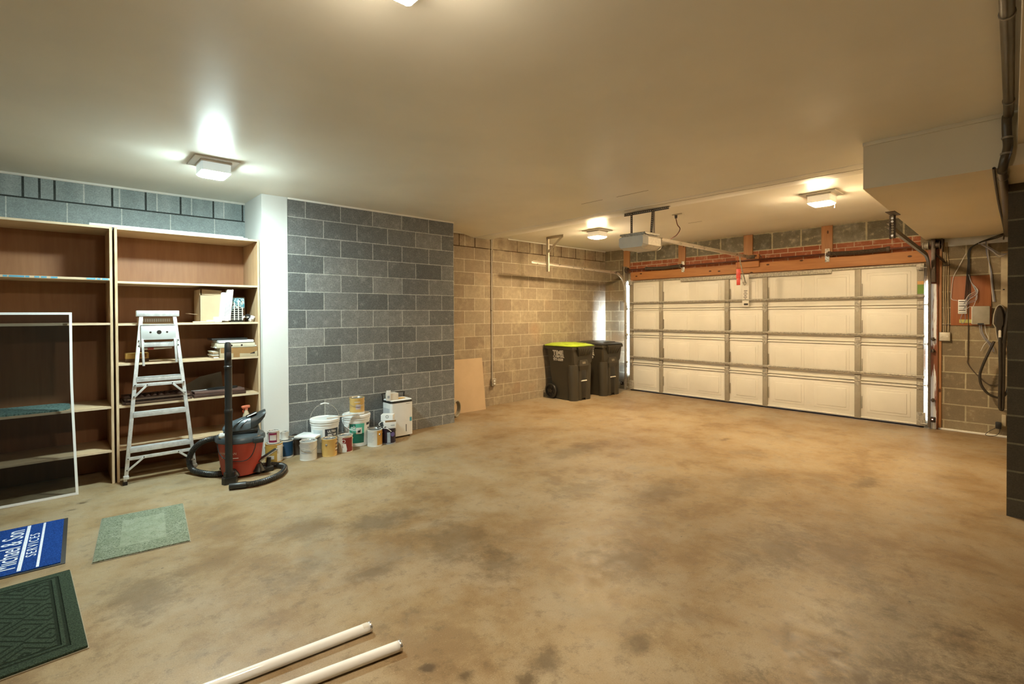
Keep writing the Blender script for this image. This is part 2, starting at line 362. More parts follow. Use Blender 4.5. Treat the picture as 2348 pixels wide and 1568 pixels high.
# boxed-in duct under the ceiling and the boxed girder
AS = .0398
d = MB(); zb = 2.425
d.prism([(4.55, .965), (8.43, 1.112), (8.43, .05), (4.55, .05)], zb, 2.79); struct('ceiling_duct_box', d, M_drywall)
d = MB(); d.prism([(5.19, .184), (5.19, -.25), (-1.7, -.35), (-1.7, .184-AS*6.89)], 2.557, 2.79); struct('ceiling_girder_box', d, M_drywall)
d = MB(); d.box((5.17, -3.0, 2.45), (5.39, .236, 2.557), .004); struct('trim_18', MB().box((4.945, .96, 2.7135), (5.275, 6.149, 2.719), .001), paint_mat('pale_beam_strip', (.88, .87, .83), .5, .02))  # paler strip laid under the ceiling beam
M_crack = plain('crack', (.16, .10, .05), .9)
rr = random.Random(2)
for i_, pts_ in enumerate(([(5.02+.004*k+rr.uniform(-.010, .010), 3.4-.1*k, 2.7130) for k in range(25)], [(4.56, 3.665-.1*k, 2.7695) for k in range(4)], [(4.575, 3.19-.13*k, 2.7695) for k in range(4)], [(6.67, 3.45-.1*k, 2.7695) for k in range(3)])):
    struct('trim_%d' % (19+i_), MB().tube(pts_, .0016, 5, 2), M_crack)
d = MB(); d.box((5.17, -3.0, 2.45), (5.39, .236, 2.557), .004); struct('trim_6', d, paint_mat('plate_board_paint', (.34, .27, .17)))
struct('trim_7', MB().box((4.538, .19, 2.742), (4.55, .967, 2.77), .002), M_drywall)   # tape joint strip along the duct box
struct('ground_outside', MB().box((8.62, -3, -.2), (14, 9, -.01)), plain('driveway_concrete', (.5, .49, .46), .8))
# header board and the studs above it
struct('trim_8', MB().box((8.385, 1.06, 2.146), (8.42, 5.52, 2.300), .004), M_pine)
for i, (a, b, zt) in enumerate(((5.555, 5.69, 2.765), (4.40, 4.53, 2.765), (3.25, 3.39, 2.765), (2.145, 2.285, 2.765))):
    struct('trim_%d' % (9+i), MB().box((8.388, a, 2.30), (8.42, b, zt), .004), M_pineZ)
struct('trim_14', MB().box((8.35, 3.14, 2.235), (8.388, 3.50, 2.44), .004), M_pine)   # block the opener rail bolts to
# right jamb board: red-brown wood with ragged white streaks on its lower part
t = NT('streaked_jamb'); P = t.obj(); z = t.xyz(t.pos())[2]
n = t.noise(t.mapping(P, (60, 60, 3)), 1, 4, .7); y = t.xyz(t.pos())[1]
edge = t.math('ADD', t.ramp(y, .985, 1.012, -.28, .13), t.math('MULTIPLY', t.ramp(z, .55, .95, 0, 1), t.ramp(z, .95, 1.15, -.30, 0)))
k = t.math('MULTIPLY', t.ramp(t.math('ADD', n, edge), .47, .55), t.math('LESS_THAN', z, 1.86))
M_jamb = t.done(t.mix(k, (.25, .09, .045), (.88, .90, .93)), .5)
struct('trim_15', MB().box((8.375, .985, 0), (8.42, 1.085, 2.30), .004), M_jamb)
struct('trim_16', MB().box((8.40, .955, 0), (8.42, .988, 2.36), .003), M_pineZ)
struct('trim_17', MB().box((8.405, .2, 2.325), (8.42, .93, 2.425), .002), plain('white_lintel_paint', (.66, .68, .68), .4))

# ------------------------------------------------------------------ ceiling lamps
M_glowW = emit_mat('warm_glowing_glass', WARM, LAMP_WARM*.0006, LAMP_WARM, -.107, -.097)
M_glowC = emit_mat('cool_glowing_glass', COOL, LAMP_COOL*.0006, LAMP_COOL, -.107, -.097)
M_glowN = emit_mat('warm_glowing_glass_near', (1.0, .84, .62), LAMP_WARM*.0006, LAMP_WARM*.62, -.107, -.097)
M_base = plain('lamp_base_paint', (.72, .70, .66), .35, .2, .02)
def lamp(x, y, glow, label, chain=False, rz=0):
    t = thing('ceiling_lamp', label, 'lamp', (x, y, 2.77), rz, 'square ceiling lamps')
    b = MB(); b.box((-.165, -.165, -.012), (.165, .165, 0), .004); b.box((-.115, -.115, -.028), (.115, .115, -.010), .004)
    b.build('base_plate', M_base, t)
    h = .108; k = .075
    def sq(a, z, c=.012): return [(a, a-c, z), (a-c, a, z), (-a+c, a, z), (-a, a-c, z), (-a, -a+c, z), (-a+c, -a, z), (a-c, -a, z), (a, -a+c, z)]
    s = MB(); s.loft([sq(h, -.026), sq(h, -.098), sq(h-.012, -.112), sq(k, -.122)]); s.build('glass_shade', glow, t, smooth=20)
    if chain:
        c = MB(); c.tube([(.12, -.09, -.012), (.12, -.09, -.13)], .0012, 6, 1); c.lathe([(0, -.008), (.005, -.004), (.006, 0), (.004, .008), (0, .012)], (.12, -.09, -.14), 10); c.build('pull_chain', M_bright, t)
    return t
lamp(.99, 4.67, M_glowC, 'cool white square ceiling lamp above the plywood shelves')
lamp(.912, 1.536, M_glowN, 'warm square ceiling lamp at the top edge of the picture')
lamp(6.18, 4.66, M_glowW, 'small warm square ceiling lamp left of the garage door opener')
lamp(6.14, 1.67, M_glowW, 'warm square ceiling lamp beside the boxed duct, above the door', True)

# ------------------------------------------------------------------ garage door
DY0, DY1 = 1.120, 5.520           # right and left edge
joints = (0.022, .543, 1.078, 1.585, 2.128)
gd = thing('garage_door', 'closed cream sectional garage door with raised panels and metal struts', 'garage door', (8.38, 3.32, 0))
cols = ((5.47, 4.905, 1), (4.815, 3.685, 2), (3.60, 3.09, 1), (3.005, 1.865, 2), (1.795, 1.19, 1))
for i in range(4):
    z0, z1 = joints[i]+.002, joints[i+1]-.002
    m = MB(); m.box((8.372, DY0, z0), (8.395, DY1, z1), .003); m.box((8.384, DY0+.002, z1-.01), (8.394, DY1-.002, z1+(.02 if i < 3 else 0)))
    m.box((8.352, DY0, z1-.026), (8.376, DY1, z1-.012), .003); m.box((8.352, DY0, z0+.010), (8.376, DY1, z0+.024), .003)
    for a, b, n in cols:
        wd = (a-b)/n
        for k in range(n):
            p1 = a-k*wd-.065; p0 = a-(k+1)*wd+.065
            m.box((8.368, p0, z0+.085), (8.38, p1, z1-.085), .0075, 3)
            m.box((8.362, p0+.035, z0+.12), (8.38, p1-.035, z1-.12), .010, 3)
    m.build('door_section', M_door, gd, world=True)
stiles = (4.856, 3.643, 3.045, 1.830)
for y in stiles:
    for i in range(4):
        z0, z1 = joints[i]+.002, joints[i+1]-.002
        m = MB(); m.box((8.346, y-.036, z0), (8.374, y+.036, z1), .003); 
        m.box((8.348, y-.052, z0+.14), (8.374, y-.046, z0+.14+.17), .001)
        m.build('stile', M_galvd if (i < 3 and i > 0 and y > 2.0) else M_stile, gd, world=True)
for y in (5.49, 1.155):
    for i in range(4):
        z0, z1 = joints[i]+.002, joints[i+1]-.002
        m = MB(); m.box((8.344, y-.036, z0), (8.372, y+.036, z1), .002); m.build('end_stile', M_galvd, gd, world=True)
for z in (.667, 1.195, 1.71):
    m = MB(); m.cyl((8.325, DY0-.01, z), (8.325, DY1-.02, z), .0125, n=12); m.cyl((8.325, DY0-.01, z-.018), (8.325, DY1-.02, z-.018), .005, n=8)
    m.box((8.325, DY0, z-.02), (8.33, DY1-.03, z+.004)); m.build('horizontal_strut', M_galv, gd, world=True)
m = MB(); m.box((8.335, DY0, 2.104), (8.352, DY1, 2.126), .002); m.box((8.330, 2.14, 2.064), (8.352, 4.46, 2.122), .003); m.build('top_strut', M_galv, gd, world=True)
for z in joints[1:4]:
    for y in stiles:
        m = MB(); m.box((8.338, y-.034, z+.006), (8.35, y+.034, z+.075), .003)
        m.prism([(-.036, 0), (.036, 0), (.03, -.04), (0, -.085), (-.03, -.04)], 8.338, 8.35, Matrix(((0, 0, 1, 0), (1, 0, 0, y), (0, 1, 0, z+.002), (0, 0, 0, 1))))
        m.cyl((8.34, y-.04, z+.004), (8.34, y+.04, z+.004), .007, n=8)
        for q in (-.018, .018): m.cyl((8.334, y+q, z+.045), (8.34, y+q, z+.045), .006, n=8)
        m.cyl((8.334, y, z-.045), (8.34, y, z-.045), .006, n=8); m.build('hinge', M_galv, gd, world=True)
    for y in (5.49, 1.155):
        s = 1 if y > 3 else -1
        m = MB(); m.box((8.335, y-.03, z-.05), (8.348, y+.03, z+.055), .003); m.cyl((8.325, y-.03*s, z+.01), (8.325, y+.075*s, z+.01), .006, n=8)
        m.cyl((8.325, y+.075*s, z+.01), (8.325, y+.092*s, z+.01), .022, n=14, bev=.004); m.build('roller_hinge', M_galv, gd, world=True)
for y in (5.49, 1.155):
    s = 1 if y > 3 else -1
    m = MB(); m.box((8.332, y-.055, .03), (8.346, y+.035, .20), .003); m.cyl((8.325, y, .06), (8.325, y+.085*s, .06), .006, n=8); m.cyl((8.31, y, .19), (8.346, y, .19), .014, n=10)
    m.cyl((8.325, y+.075*s, .06), (8.325, y+.092*s, .06), .022, n=14, bev=.004); m.build('bottom_bracket', M_galv, gd, world=True)
    m = MB(); m.box((8.325, y-.04, 2.05), (8.345, y+.04, 2.12), .003); m.cyl((8.30, y+.0*s, 2.07), (8.30, y+.085*s, 2.07), .006, n=8); m.box((8.29, y-.02, 2.045), (8.33, y+.02, 2.05)); m.build('top_bracket', M_galv, gd, world=True)
m = MB(); m.box((8.376, DY0, .001), (8.392, DY1, .022), .003); m.build('bottom_seal', M_blackm, gd, world=True)
MB().box((8.394, DY0, 2.118), (8.4195, DY1, 2.130), .002).build('top_light_block', M_blackm, gd, world=True)  # unseen strip added behind the door top to block outside light
# small stickers on the top section and the painted blocks seen at its right edge
m = MB(); m.box((8.343, 1.122, 1.735), (8.3435, 1.186, 1.855)); m.build('green_sticker', plain('green_sticker', (.14, .26, .03), .6), gd, world=True)
m = MB(); m.box((8.343, 1.122, 1.858), (8.3435, 1.186, 1.90)); m.build('orange_sticker', plain('orange_sticker', (.60, .32, .10), .6), gd, world=True)
m = MB(); m.box((8.371, 3.405, 1.66), (8.3715, 3.46, 1.90)); w_ = m.build('warning_tag', M_offw, gd, world=True)
m = MB(); m.box((8.3705, 3.415, 1.70), (8.371, 3.445, 1.755)); m.build('red_mark', plain('red_print', (.55, .05, .03), .6), w_, world=True)
# operator plate in the middle of the top section
m = MB()
m.prism([(0, 1.60), (.103, 1.60), (.103, 2.118), (0, 2.118)], 8.318, 8.330, Matrix(((0, 0, 1, 0), (1, 0, 0, 3.278), (0, 1, 0, 0), (0, 0, 0, 1))))
pl = m.build('reinforcement_plate', M_offw, gd, world=True)
for k, (y0_, y1_) in enumerate(((3.30, 3.355), (3.31, 3.35), (3.30, 3.36), (3.315, 3.35), (3.305, 3.36), (3.32, 3.345))):
    MB().box((8.3172, y0_, 1.855-k*.026), (8.3182, y1_, 1.864-k*.026)).build('printed_line', M_blackm, pl, world=True)
m = MB(); m.box((8.317, 3.29, 1.625), (8.3185, 3.355, 1.655)); m.build('badge', M_blackm, pl, world=True)

# tracks
M_track = metal_mat('track_steel', (.58, .52, .43), .32, .04, .6, 6)
M_trackd = metal_mat('dark_track_steel', (.15, .12, .09), .4, .15, .6)
def track(name, y, x_end, label, s, mat, zt=2.27, slope=.022):
    t = thing(name, label, 'door track', (8.3, y, 0))
    R = .36; xc, zc = 8.325-R, zt-R
    path = [(8.325, 0.02), (8.325, zc)]+[(xc+R*math.cos(a), zc+R*math.sin(a)) for a in [PI/2*k/8 for k in range(1, 9)]]+[(x_end, zt+(xc-x_end)*slope)]
    m = MB(); rings = []
    prof = [(-.022, -.013), (.022, -.013), (.022, .013), (.018, .013), (.018, -.009), (-.018, -.009), (-.018, .013), (-.022, .013)]   # (across, toward wall)
    for i, (x, z) in enumerate(path):
        a = Vector(path[max(i-1, 0)]); b = Vector(path[min(i+1, len(path)-1)]); tt = (b-a).normalized(); nn = Vector((tt.y, -tt.x))
        rings.append([(x+nn.x*p, y+s*q*-1, z+nn.y*p) for p, q in prof])
    m.loft(rings); m.build('track', mat, t, world=True)
    return t, zt+(xc-x_end)*slope
# left track, wall brackets
tL, zl = track('door_track', 5.605, 5.72, 'galvanised left door track curving from the doorway to a perforated hanger', 1, M_track, 2.285)
for z in (.45, 1.0, 1.6): MB().box((8.325, 5.585, z), (8.42, 5.60, z+.05), .002).build('wall_bracket', M_galvd, tL, world=True)
MB().box((8.30, 5.60, 1.72), (8.42, 5.64, 2.42), .003).build('flag_bracket', M_galvd, tL, world=True)
def perf(name, p0, p1, w, mat, parent, up, th=.003, pitch=.024):
    """perforated angle iron: an L of two flanges with round punch marks"""
    p0, p1 = Vector(p0), Vector(p1); m = MB(); m.beam(p0, p1, w, th, .0008, up); 
    z = (p1-p0).normalized(); u = Vector(up); x = u.cross(z).normalized(); y = z.cross(x); L = (p1-p0).length; n = int(L/pitch)
    nf = len(m.bm.faces)
    for k in range(n):
        c = p0+z*(k+.5)*L/n
        m.cyl(c-y*(th*.5+.0006), c+y*(th*.5+.0006), w*.21, n=8)
    m.bm.faces.ensure_lookup_table()
    for f_ in m.bm.faces[nf:]: f_.material_index = 1
    o = m.build(name, mat, parent, world=True); o.data.materials.append(M_hole)
    return o
M_hole = plain('punched_hole', (.50, .42, .30), .8)
M_angle = metal_mat('galvanised_angle', (.62, .54, .42), .42, .08, .35)
hg = thing('track_hanger', 'galvanised perforated angle hanger holding up the left track end', 'bracket', (6.1, 5.42, 2.77))
MB().box((6.061, 5.561, 2.20), (6.085, 5.565, 2.765)).build('angle_flange', M_angle, hg, world=True)
perf('vertical_angle', (6.06, 5.585, 2.20), (6.06, 5.585, 2.765), .046, M_angle, hg, (1, 0, 0))
perf('ceiling_angle', (6.06, 5.60, 2.752), (6.06, 5.24, 2.748), .044, M_angle, hg, (1, 0, 0))
perf('brace', (6.06, 5.57, 2.52), (6.06, 5.25, 2.75), .044, M_angle, hg, (1, 0, 0))
tR, zr = track('door_track', 1.062, 5.93, 'dark right door track curving up to a bracket under the boxed duct', -1, M_trackd, 2.215, .055)
for z in (.35, .98, 1.13): 
    b = MB(); b.box((8.32, 1.02, z), (8.40, 1.04, z+.045), .002); b.cyl((8.355, 1.005, z+.02), (8.365, 1.075, z+.02), .008, n=8); b.build('wall_bracket', M_steel, tR, world=True)
MB().box((8.29, 1.005, 1.88), (8.42, 1.045, 2.43), .003).build('flag_bracket', M_steel, tR, world=True)
m = MB(); m.beam((8.30, 1.04, 2.27), (8.40, .92, 2.12), .03, .006); m.build('brace', M_steel, tR, world=True)
hr = thing('track_hanger', 'short dark perforated hanger bolted under the boxed duct', 'bracket', (5.95, 1.03, 2.42))
MB().box((5.72, .975, 2.418), (5.98, 1.045, 2.424), .001).build('mounting_plate', M_steel, hr, world=True)
perf('vertical_angle', (5.945, 1.03, 2.20), (5.945, 1.03, 2.42), .05, M_steel, hr, (1, 0, 0))
MB().box((5.945, 1.045, 2.20), (5.995, 1.05, 2.42), .001).build('angle_flange', M_steel, hr, world=True)
for z in (2.225, 2.36, 2.39): MB().cyl((5.93, 1.03, z), (5.942, 1.03, z), .010, n=8).build('bolt', M_bright, hr, world=True)
# torsion shaft and springs
ts = thing('torsion_shaft', 'brown torsion shaft with springs, drums and brackets over the garage door', 'torsion spring assembly', (8.31, 3.3, 2.30))
ZS0, ZS1 = 2.345, 2.345
m = MB(); m.cyl((8.31, 5.60, 2.345), (8.31, .93, 2.345), .0127, n=14); m.build('shaft', M_shaft, ts, world=True)
def helix(y0, y1, r, turns):
    n = turns*10; return [(8.31+r*math.cos(2*PI*k/10), y0+(y1-y0)*k/n, 2.345+r*math.sin(2*PI*k/10)-.012*math.sin(PI*k/n)) for k in range(n+1)]
for y0, y1 in ((5.12, 4.46), (2.15, 1.50)):
    m = MB(); m.tube(helix(y0, y1, .026, 55), .0052, 5, 1); m.cyl((8.31, y0, 2.34), (8.31, y1, 2.34), .024, n=14); m.build('torsion_spring', M_steel, ts, world=True)
    for y in (y0+.01, y1-.015):
        m = MB(); m.cyl((8.31, y-.02, 2.345), (8.31, y+.02, 2.345), .036, n=16, bev=.006); m.cyl((8.268, y, 2.352), (8.28, y, 2.352), .008, n=8); m.build('spring_cone', M_steel, ts, world=True)
for y in (4.435, 2.205):
    m = MB(); m.box((8.372, y-.028, 2.235), (8.386, y+.028, 2.43), .003); m.box((8.29, y-.006, 2.31), (8.38, y+.006, 2.38), .002)
    for z in (2.25, 2.285, 2.41): m.cyl((8.365, y, z), (8.374, y, z), .009, n=6)
    m.build('centre_bracket', M_bright, ts, world=True)
for y in (5.56, .99, 1.10):
    m = MB(); m.lathe([(0, -.035), (.03, -.035), (.048, -.028), (.048, -.02), (.034, -.015), (.034, .018), (.05, .022), (.05, .03), (.02, .034), (0, .034)], (0, 0, 0), 20)
    bmesh.ops.transform(m.bm, matrix=Matrix.Translation((8.31, y, 2.345)) @ Matrix.Rotation(PI/2, 4, 'X'), verts=m.bm.verts); m.build('cable_drum', M_galv if y == 1.10 else M_steel, ts, world=True)
for y in (5.64, .94):
    m = MB(); m.box((8.28, y-.004, 2.26), (8.42, y+.004, 2.42), .002); m.build('end_plate', M_steel, ts, world=True)

# ------------------------------------------------------------------ door opener
op = thing('garage_door_opener', 'grey ceiling-hung garage door opener with a long rail to the door', 'garage door opener', (5.15, 3.27, 2.25))
def hexy(x0, x1):
    y0, y1 = 3.085, 3.455
    return [(x0, y1-.06, 2.245), (x0, y0+.06, 2.245), (x0, y0, 2.285), (x0, y0, 2.375), (x0, y0+.02, 2.392), (x0, y1-.02, 2.392), (x0, y1, 2.375), (x0, y1, 2.285)]
m = MB(); m.loft([hexy(5.02, 0), hexy(5.32, 0)]); m.build('housing', metal_mat('opener_housing', (.50, .45, .37), .5, .12, .2, 40), op, world=True, smooth=20)
def endcap(xa, xb, s):
    y0, y1 = 3.08, 3.46
    a = [(xa, y1-.05, 2.262), (xa, y0+.05, 2.262), (xa, y0+.03, 2.30), (xa, y0+.03, 2.375), (xa, y0+.05, 2.39), (xa, y1-.05, 2.39), (xa, y1-.03, 2.375), (xa, y1-.03, 2.30)]
    b = [(xb, y1-.055, 2.240), (xb, y0+.055, 2.240), (xb, y0-.004, 2.282), (xb, y0-.004, 2.377), (xb, y0+.018, 2.395), (xb, y1-.018, 2.395), (xb, y1+.004, 2.377), (xb, y1+.004, 2.282)]
    return [a, b]
MB().loft(endcap(4.965, 5.025, 0)).build('light_cover', plain('grey_opener_plastic', (.60, .59, .55), .45, 0, .03), op, world=True, smooth=15)
MB().loft(endcap(5.375, 5.315, 0)).build('light_cover', M_offw, op, world=True, smooth=15)
m = MB(); m.box((5.0, 3.12, 2.395), (5.30, 3.42, 2.412), .003); m.box((5.0, 3.10, 2.41), (5.03, 3.44, 2.432), .002); m.box((5.27, 3.10, 2.41), (5.30, 3.44, 2.432), .002); m.box((5.02, 3.10, 2.405), (5.28, 3.115, 2.430), .002); m.build('top_frame', M_galv, op, world=True)
m = MB(); m.beam((5.28, 3.262, 2.418), (8.335, 3.262, 2.395), .045, .042, .004); m.build('rail', M_track, op, world=True)
ce = perf('ceiling_angle', (5.18, 3.50, 2.696), (5.18, 2.91, 2.696), .034, M_steel, op, (1, 0, 0))
MB().box((5.18, 2.91, 2.7105), (5.215, 3.50, 2.7135)).build('angle_flange', M_steel, op, world=True)
perf('hanging_strap', (5.175, 3.395, 2.43), (5.175, 3.395, 2.70), .030, M_steel, op, (1, 0, 0))
perf('hanging_strap', (5.175, 3.13, 2.43), (5.175, 3.11, 2.70), .030, M_steel, op, (1, 0, 0))
MB().box((5.178, 3.10, 2.43), (5.206, 3.105, 2.70)).build('angle_flange', M_steel, op, world=True)
m = MB(); m.tube([(7.92, 3.26, 2.38), (8.02, 3.285, 2.28), (8.16, 3.31, 2.14), (8.26, 3.325, 2.06), (8.31, 3.33, 1.99)], .009, 8, 3); m.tube([(8.30, 3.36, 2.00), (8.285, 3.33, 1.95), (8.30, 3.30, 1.99)], .006, 6, 4); m.build('door_arm', M_galv, op, world=True)
m = MB(); m.box((8.33, 3.20, 2.37), (8.388, 3.32, 2.43), .002); m.tube([(8.36, 3.20, 2.42), (8.37, 3.15, 2.44), (8.38, 3.10, 2.37)], .004, 6, 3); m.build('header_bracket', M_steel, op, world=True)
m = MB(); m.tube([(7.86, 3.262, 2.375), (7.86, 3.26, 2.20), (7.86, 3.26, 2.13)], .003, 6, 1); cd = m.build('release_cord', M_red, op, world=True)
m = MB(); m.box((7.855, 3.22, 2.03), (7.865, 3.285, 2.18), .012); m.box((7.856, 3.225, 1.93), (7.864, 3.28, 2.05), .012); m.build('release_handle', plain('red_handle', (.62, .06, .04), .4), cd, world=True)
pc = thing('hanging_cord', 'brown power cord hanging from the ceiling outlet beside the opener', 'cord', (6.0, 3.23, 2.77))
m = MB(); m.box((5.93, 3.15, 2.758), (6.02, 3.29, 2.77), .003); m.build('outlet_plate', M_offw, pc, world=True)
m = MB(); m.tube([(5.96, 3.25, 2.76), (5.96, 3.25, 2.72), (5.98, 3.24, 2.64), (5.99, 3.21, 2.58), (5.95, 3.24, 2.50), (5.86, 3.29, 2.44)], .006, 8, 5); m.build('cable', M_shaft, pc, world=True)
MB().cyl((5.96, 3.25, 2.72), (5.96, 3.25, 2.758), .016, .020, n=10).build('plug', M_blackm, pc, world=True)
# safety sensors
for y, s, lab in ((5.66, 1, 'black safety sensor low beside the left door track'), (1.02, -1, 'dark safety sensor with a red light low beside the right door track')):
    sn = thing('safety_sensor', lab, 'sensor', (8.31, y, .11))
    MB().box((8.27, y-.025, .10), (8.31, y+.025, .165), .006).build('housing', M_blackm, sn, world=True)
    MB().box((8.31, y-.012, .12), (8.40, y+.012, .125)).build('bracket', M_steel, sn, world=True)
    MB().cyl((8.266, y+.004, .138), (8.27, y+.004, .138), .007, n=10).build('indicator', (M_white_p if s > 0 else emit_mat('red_indicator', (1, .25, .12), 3, 3, 0, 1)), sn, world=True)
# perforated conduit on the wall left of the left track

# ------------------------------------------------------------------ plywood shelf units
def shelf_unit(x0, x1, levels, label):
    t = thing('shelf_unit', label, 'shelves', ((x0+x1)/2, 5.87, 0), 0)
    F, B, T = 5.60, 6.13, .019; top = 2.292
    for x in (x0, x1-T):
        s = MB().box((x, F, 0), (x+T, B, top), .001).build('side_panel', M_ply, t, world=True)
        MB().box((x, F-.0012, .0), (x+T, F, top)).build('front_edge', M_edgeZ, s, world=True)
    s = MB().box((x0+T, F, top-T), (x1-T, B, top), .001).build('top_panel', M_plyH, t, world=True)
    MB().box((x0+T, F-.0012, top-T), (x1-T, F, top)).build('front_edge', M_edge, s, world=True)
    MB().box((x0+T, B-.006, 0), (x1-T, B, top-T)).build('back_panel', M_back, t, world=True)
    for z in levels:
        s = MB().box((x0+T, F+.002, z-T), (x1-T, B-.006, z), .001).build('shelf', M_plyH, t, world=True)
        MB().box((x0+T, F+.0008, z-T), (x1-T, F+.002, z)).build('front_edge', M_edge, s, world=True)
    return t
SL = shelf_unit(-.855, .378, (.30, .69, 1.436, 1.832), 'left plywood shelf unit with blue printed marks on its upper shelf edge')
SR = shelf_unit(.395, 1.606, (.30, .684, 1.066, 1.428, 1.81), 'right plywood shelf unit with the boxes, behind the stepladder')
M_blue = plain('blue_print', (.10, .34, .50), .6)
for a, b in ((-.83, -.70), (-.64, -.60), (-.50, -.33), (-.315, -.29), (-.28, -.19), (-.185, -.16), (-.13, -.10), (-.09, -.055), (-.03, .012), (.20, .26), (.27, .295), (.305, .35)):
    MB().box((a, 5.5990, 1.8165), (b, 5.6010, 1.8295)).build('blue_print_mark', M_blue, SL, world=True)
for x0, x1, y, z, lab in ((.225, 1.46, 5.625, 2.292, 'front white moulding strip lying on top of the plywood shelves'), (.30, 1.52, 5.70, 2.292, 'middle white moulding strip lying on top of the plywood shelves'), (.45, 1.58, 5.78, 2.292, 'rear white moulding strip lying on top of the plywood shelves')):
    o = MB().prism([(0, 0), (.055, 0), (.055, .006), (.03, .018), (.012, .022), (0, .022)], x0, x1, Matrix(((0, 0, 1, 0), (1, 0, 0, y), (0, 1, 0, z), (0, 0, 0, 1)))).build('moulding_strip', M_white_p)
    tag(o, lab, 'moulding', 'mouldings on top of the shelves')
# rounded green mat on the left unit
mt = NT('teal_mat'); v = mt.obj(); n = mt.noise(v, 60, 3, .7); mt.bump(n, .6, .004); M_tealmat = mt.done(mt.mix(mt.ramp(n, .35, .6), (.07, .13, .12), (.22, .36, .33)), .95)
poly = []
for cx, cy, a0 in ((-.04, 5.74, -90), (-.04, 5.93, 0), (-.62, 5.93, 90), (-.62, 5.74, 180)):
    poly += [(cx+.125*math.cos(math.radians(a0+k*15)), cy+.125*math.sin(math.radians(a0+k*15))) for k in range(7)]
tag(MB().prism(poly, .6905, .703).build('shelf_mat', M_tealmat), 'teal round-cornered mat lying on a lower shelf behind the window screen', 'mat')

# ---- things on the right unit
t = thing('cardboard_box', 'open tall cardboard box standing on the second shelf of the right unit', 'box', (1.22, 5.82, 1.4285), 0)
m = MB(); m.box((-.15, -.14, 0), (-.146, .14, .33)); m.box((.11, -.14, 0), (.114, .14, .30)); m.box((-.15, .136, 0), (.114, .14, .31)); m.box((-.15, -.14, 0), (.114, -.136, .27)); m.box((-.15, -.14, 0), (.114, .14, .004)); m.build('carton', M_card, t)
m = MB(); m.box((-.24, -.02, .06), (-.152, .12, .063), M=Matrix.Rotation(.12, 4, 'Y')); m.build('flap', M_card, t); 
m = MB(); m.box((-.146, -.135, .27), (.03, -.13, .325), M=Matrix.Rotation(.05, 4, 'Y')); m.build('flap', M_card, t)
t = thing('paper_bundle', 'bundle of white printed paper packaging leaning upright on the second shelf', 'packaging', (1.285, 5.66, 1.4285), 0)
R_ = Matrix.Rotation(.10, 4, 'Y')
m = MB(); m.box((-.055, -.03, .012), (-.01, .06, .30), .006, M=R_); m.box((-.012, -.035, .012), (.03, .05, .335), .008, M=R_); m.build('folded_carton', M_paper, t)
m = MB(); m.box((.028, -.04, .02), (.045, .045, .34), .006, M=R_); m.build('folded_carton', M_paper, t)
for k in range(5): m = MB().box((-.012+.011*k, -.0362, .06+.01*k), (-.009+.011*k, -.0356, .27), M=R_); m.build('printed_line', plain('grey_print', (.25, .25, .24)), t)
m = MB(); m.box((-.10, -.04, 0), (-.03, .03, .055), .008); m.box((-.16, -.02, 0), (-.08, .04, .022), .006); m.build('crumpled_paper', M_paper, t)
t = thing('vent_register', 'black floor register grille standing on the second shelf beside the paper bundle', 'grille', (1.40, 5.68, 1.4285), 0)
m = MB(); m.box((-.065, -.006, 0), (.065, .0, .24), .002); m.build('back_plate', M_black, t)
m = MB()
for k in range(9): m.box((-.065, -.014, .03+.022*k), (.065, -.006, .034+.022*k))
for k in range(4): m.box((-.062+.038*k, -.0135, .02), (-.054+.038*k, -.006, .225))
m.build('grille_bars', M_offw, t)
t = thing('plastic_bag', 'blue and white plastic bag draped over the black grille', 'bag', (1.40, 5.69, 1.60), 0)
M_bag = NT('blue_bag'); v = M_bag.obj(); n = M_bag.noise(v, 18, 4, .7, 1.5); M_bag.bump(n, .6, .01); M_bagm = M_bag.done(M_bag.mix(M_bag.ramp(n, .45, .55), (.12, .42, .52), (.72, .80, .80)), .3)
def sheet(fn, nx, ny, name, mat, par, th=.0012):
    m = MB(); V = [[m.bm.verts.new(fn(i/nx, j/ny)) for j in range(ny+1)] for i in range(nx+1)]
    F_ = [m.bm.faces.new((V[i][j], V[i+1][j], V[i+1][j+1], V[i][j+1])) for i in range(nx) for j in range(ny)]
    bmesh.ops.solidify(m.bm, geom=m.bm.faces[:], thickness=th); return m.build(name, mat, par, smooth=60)
rr = random.Random(3); jit = [[rr.uniform(-1, 1) for _ in range(20)] for _ in range(20)]
sheet(lambda a, b: (-.075+.15*a, -.020-.012*jit[int(a*10)][int(b*8)]*.6, .075-.10*b-(.09*max(0, .35-a)*b*2.5)), 10, 8, 'front_fold', M_bagm, t)
sheet(lambda a, b: (-.07+.14*a, -.02+.09*b, .077+.006*jit[int(b*8)][int(a*10)]), 10, 8, 'top_fold', M_bagm, t)
t = thing('rag_pile', 'crumpled white and black rags at the right end of the second shelf', 'rags', (1.52, 5.68, 1.4285), 0)
rr = random.Random(11)
for k in range(7):
    m = MB(); a = rr.uniform(0, 3); cx, cy, cz = rr.uniform(-.035, .035), rr.uniform(-.03, .05), .012+.016*(k//2)
    m.tube([(cx-.03*math.cos(a), cy-.03*math.sin(a), cz), (cx, cy+rr.uniform(-.01, .01), cz+.014), (cx+.03*math.cos(a), cy+.03*math.sin(a), cz)], .011, 7, 4)
    m.build('fold', M_paper if k % 3 else M_black, t)
tag(MB().box((1.44, 6.02, 1.4288), (1.575, 6.03, 1.70), .002, M=None).build('cardboard_sheet', M_card), 'plain cardboard sheet standing at the back behind the black grille', 'cardboard')
tag(MB().box((1.0, 5.625, 1.4286), (1.18, 5.66, 1.440), .003, M=None).build('wood_strip', M_edge), 'short pale wood strip lying on the second shelf, right of the ladder', 'wood strip')
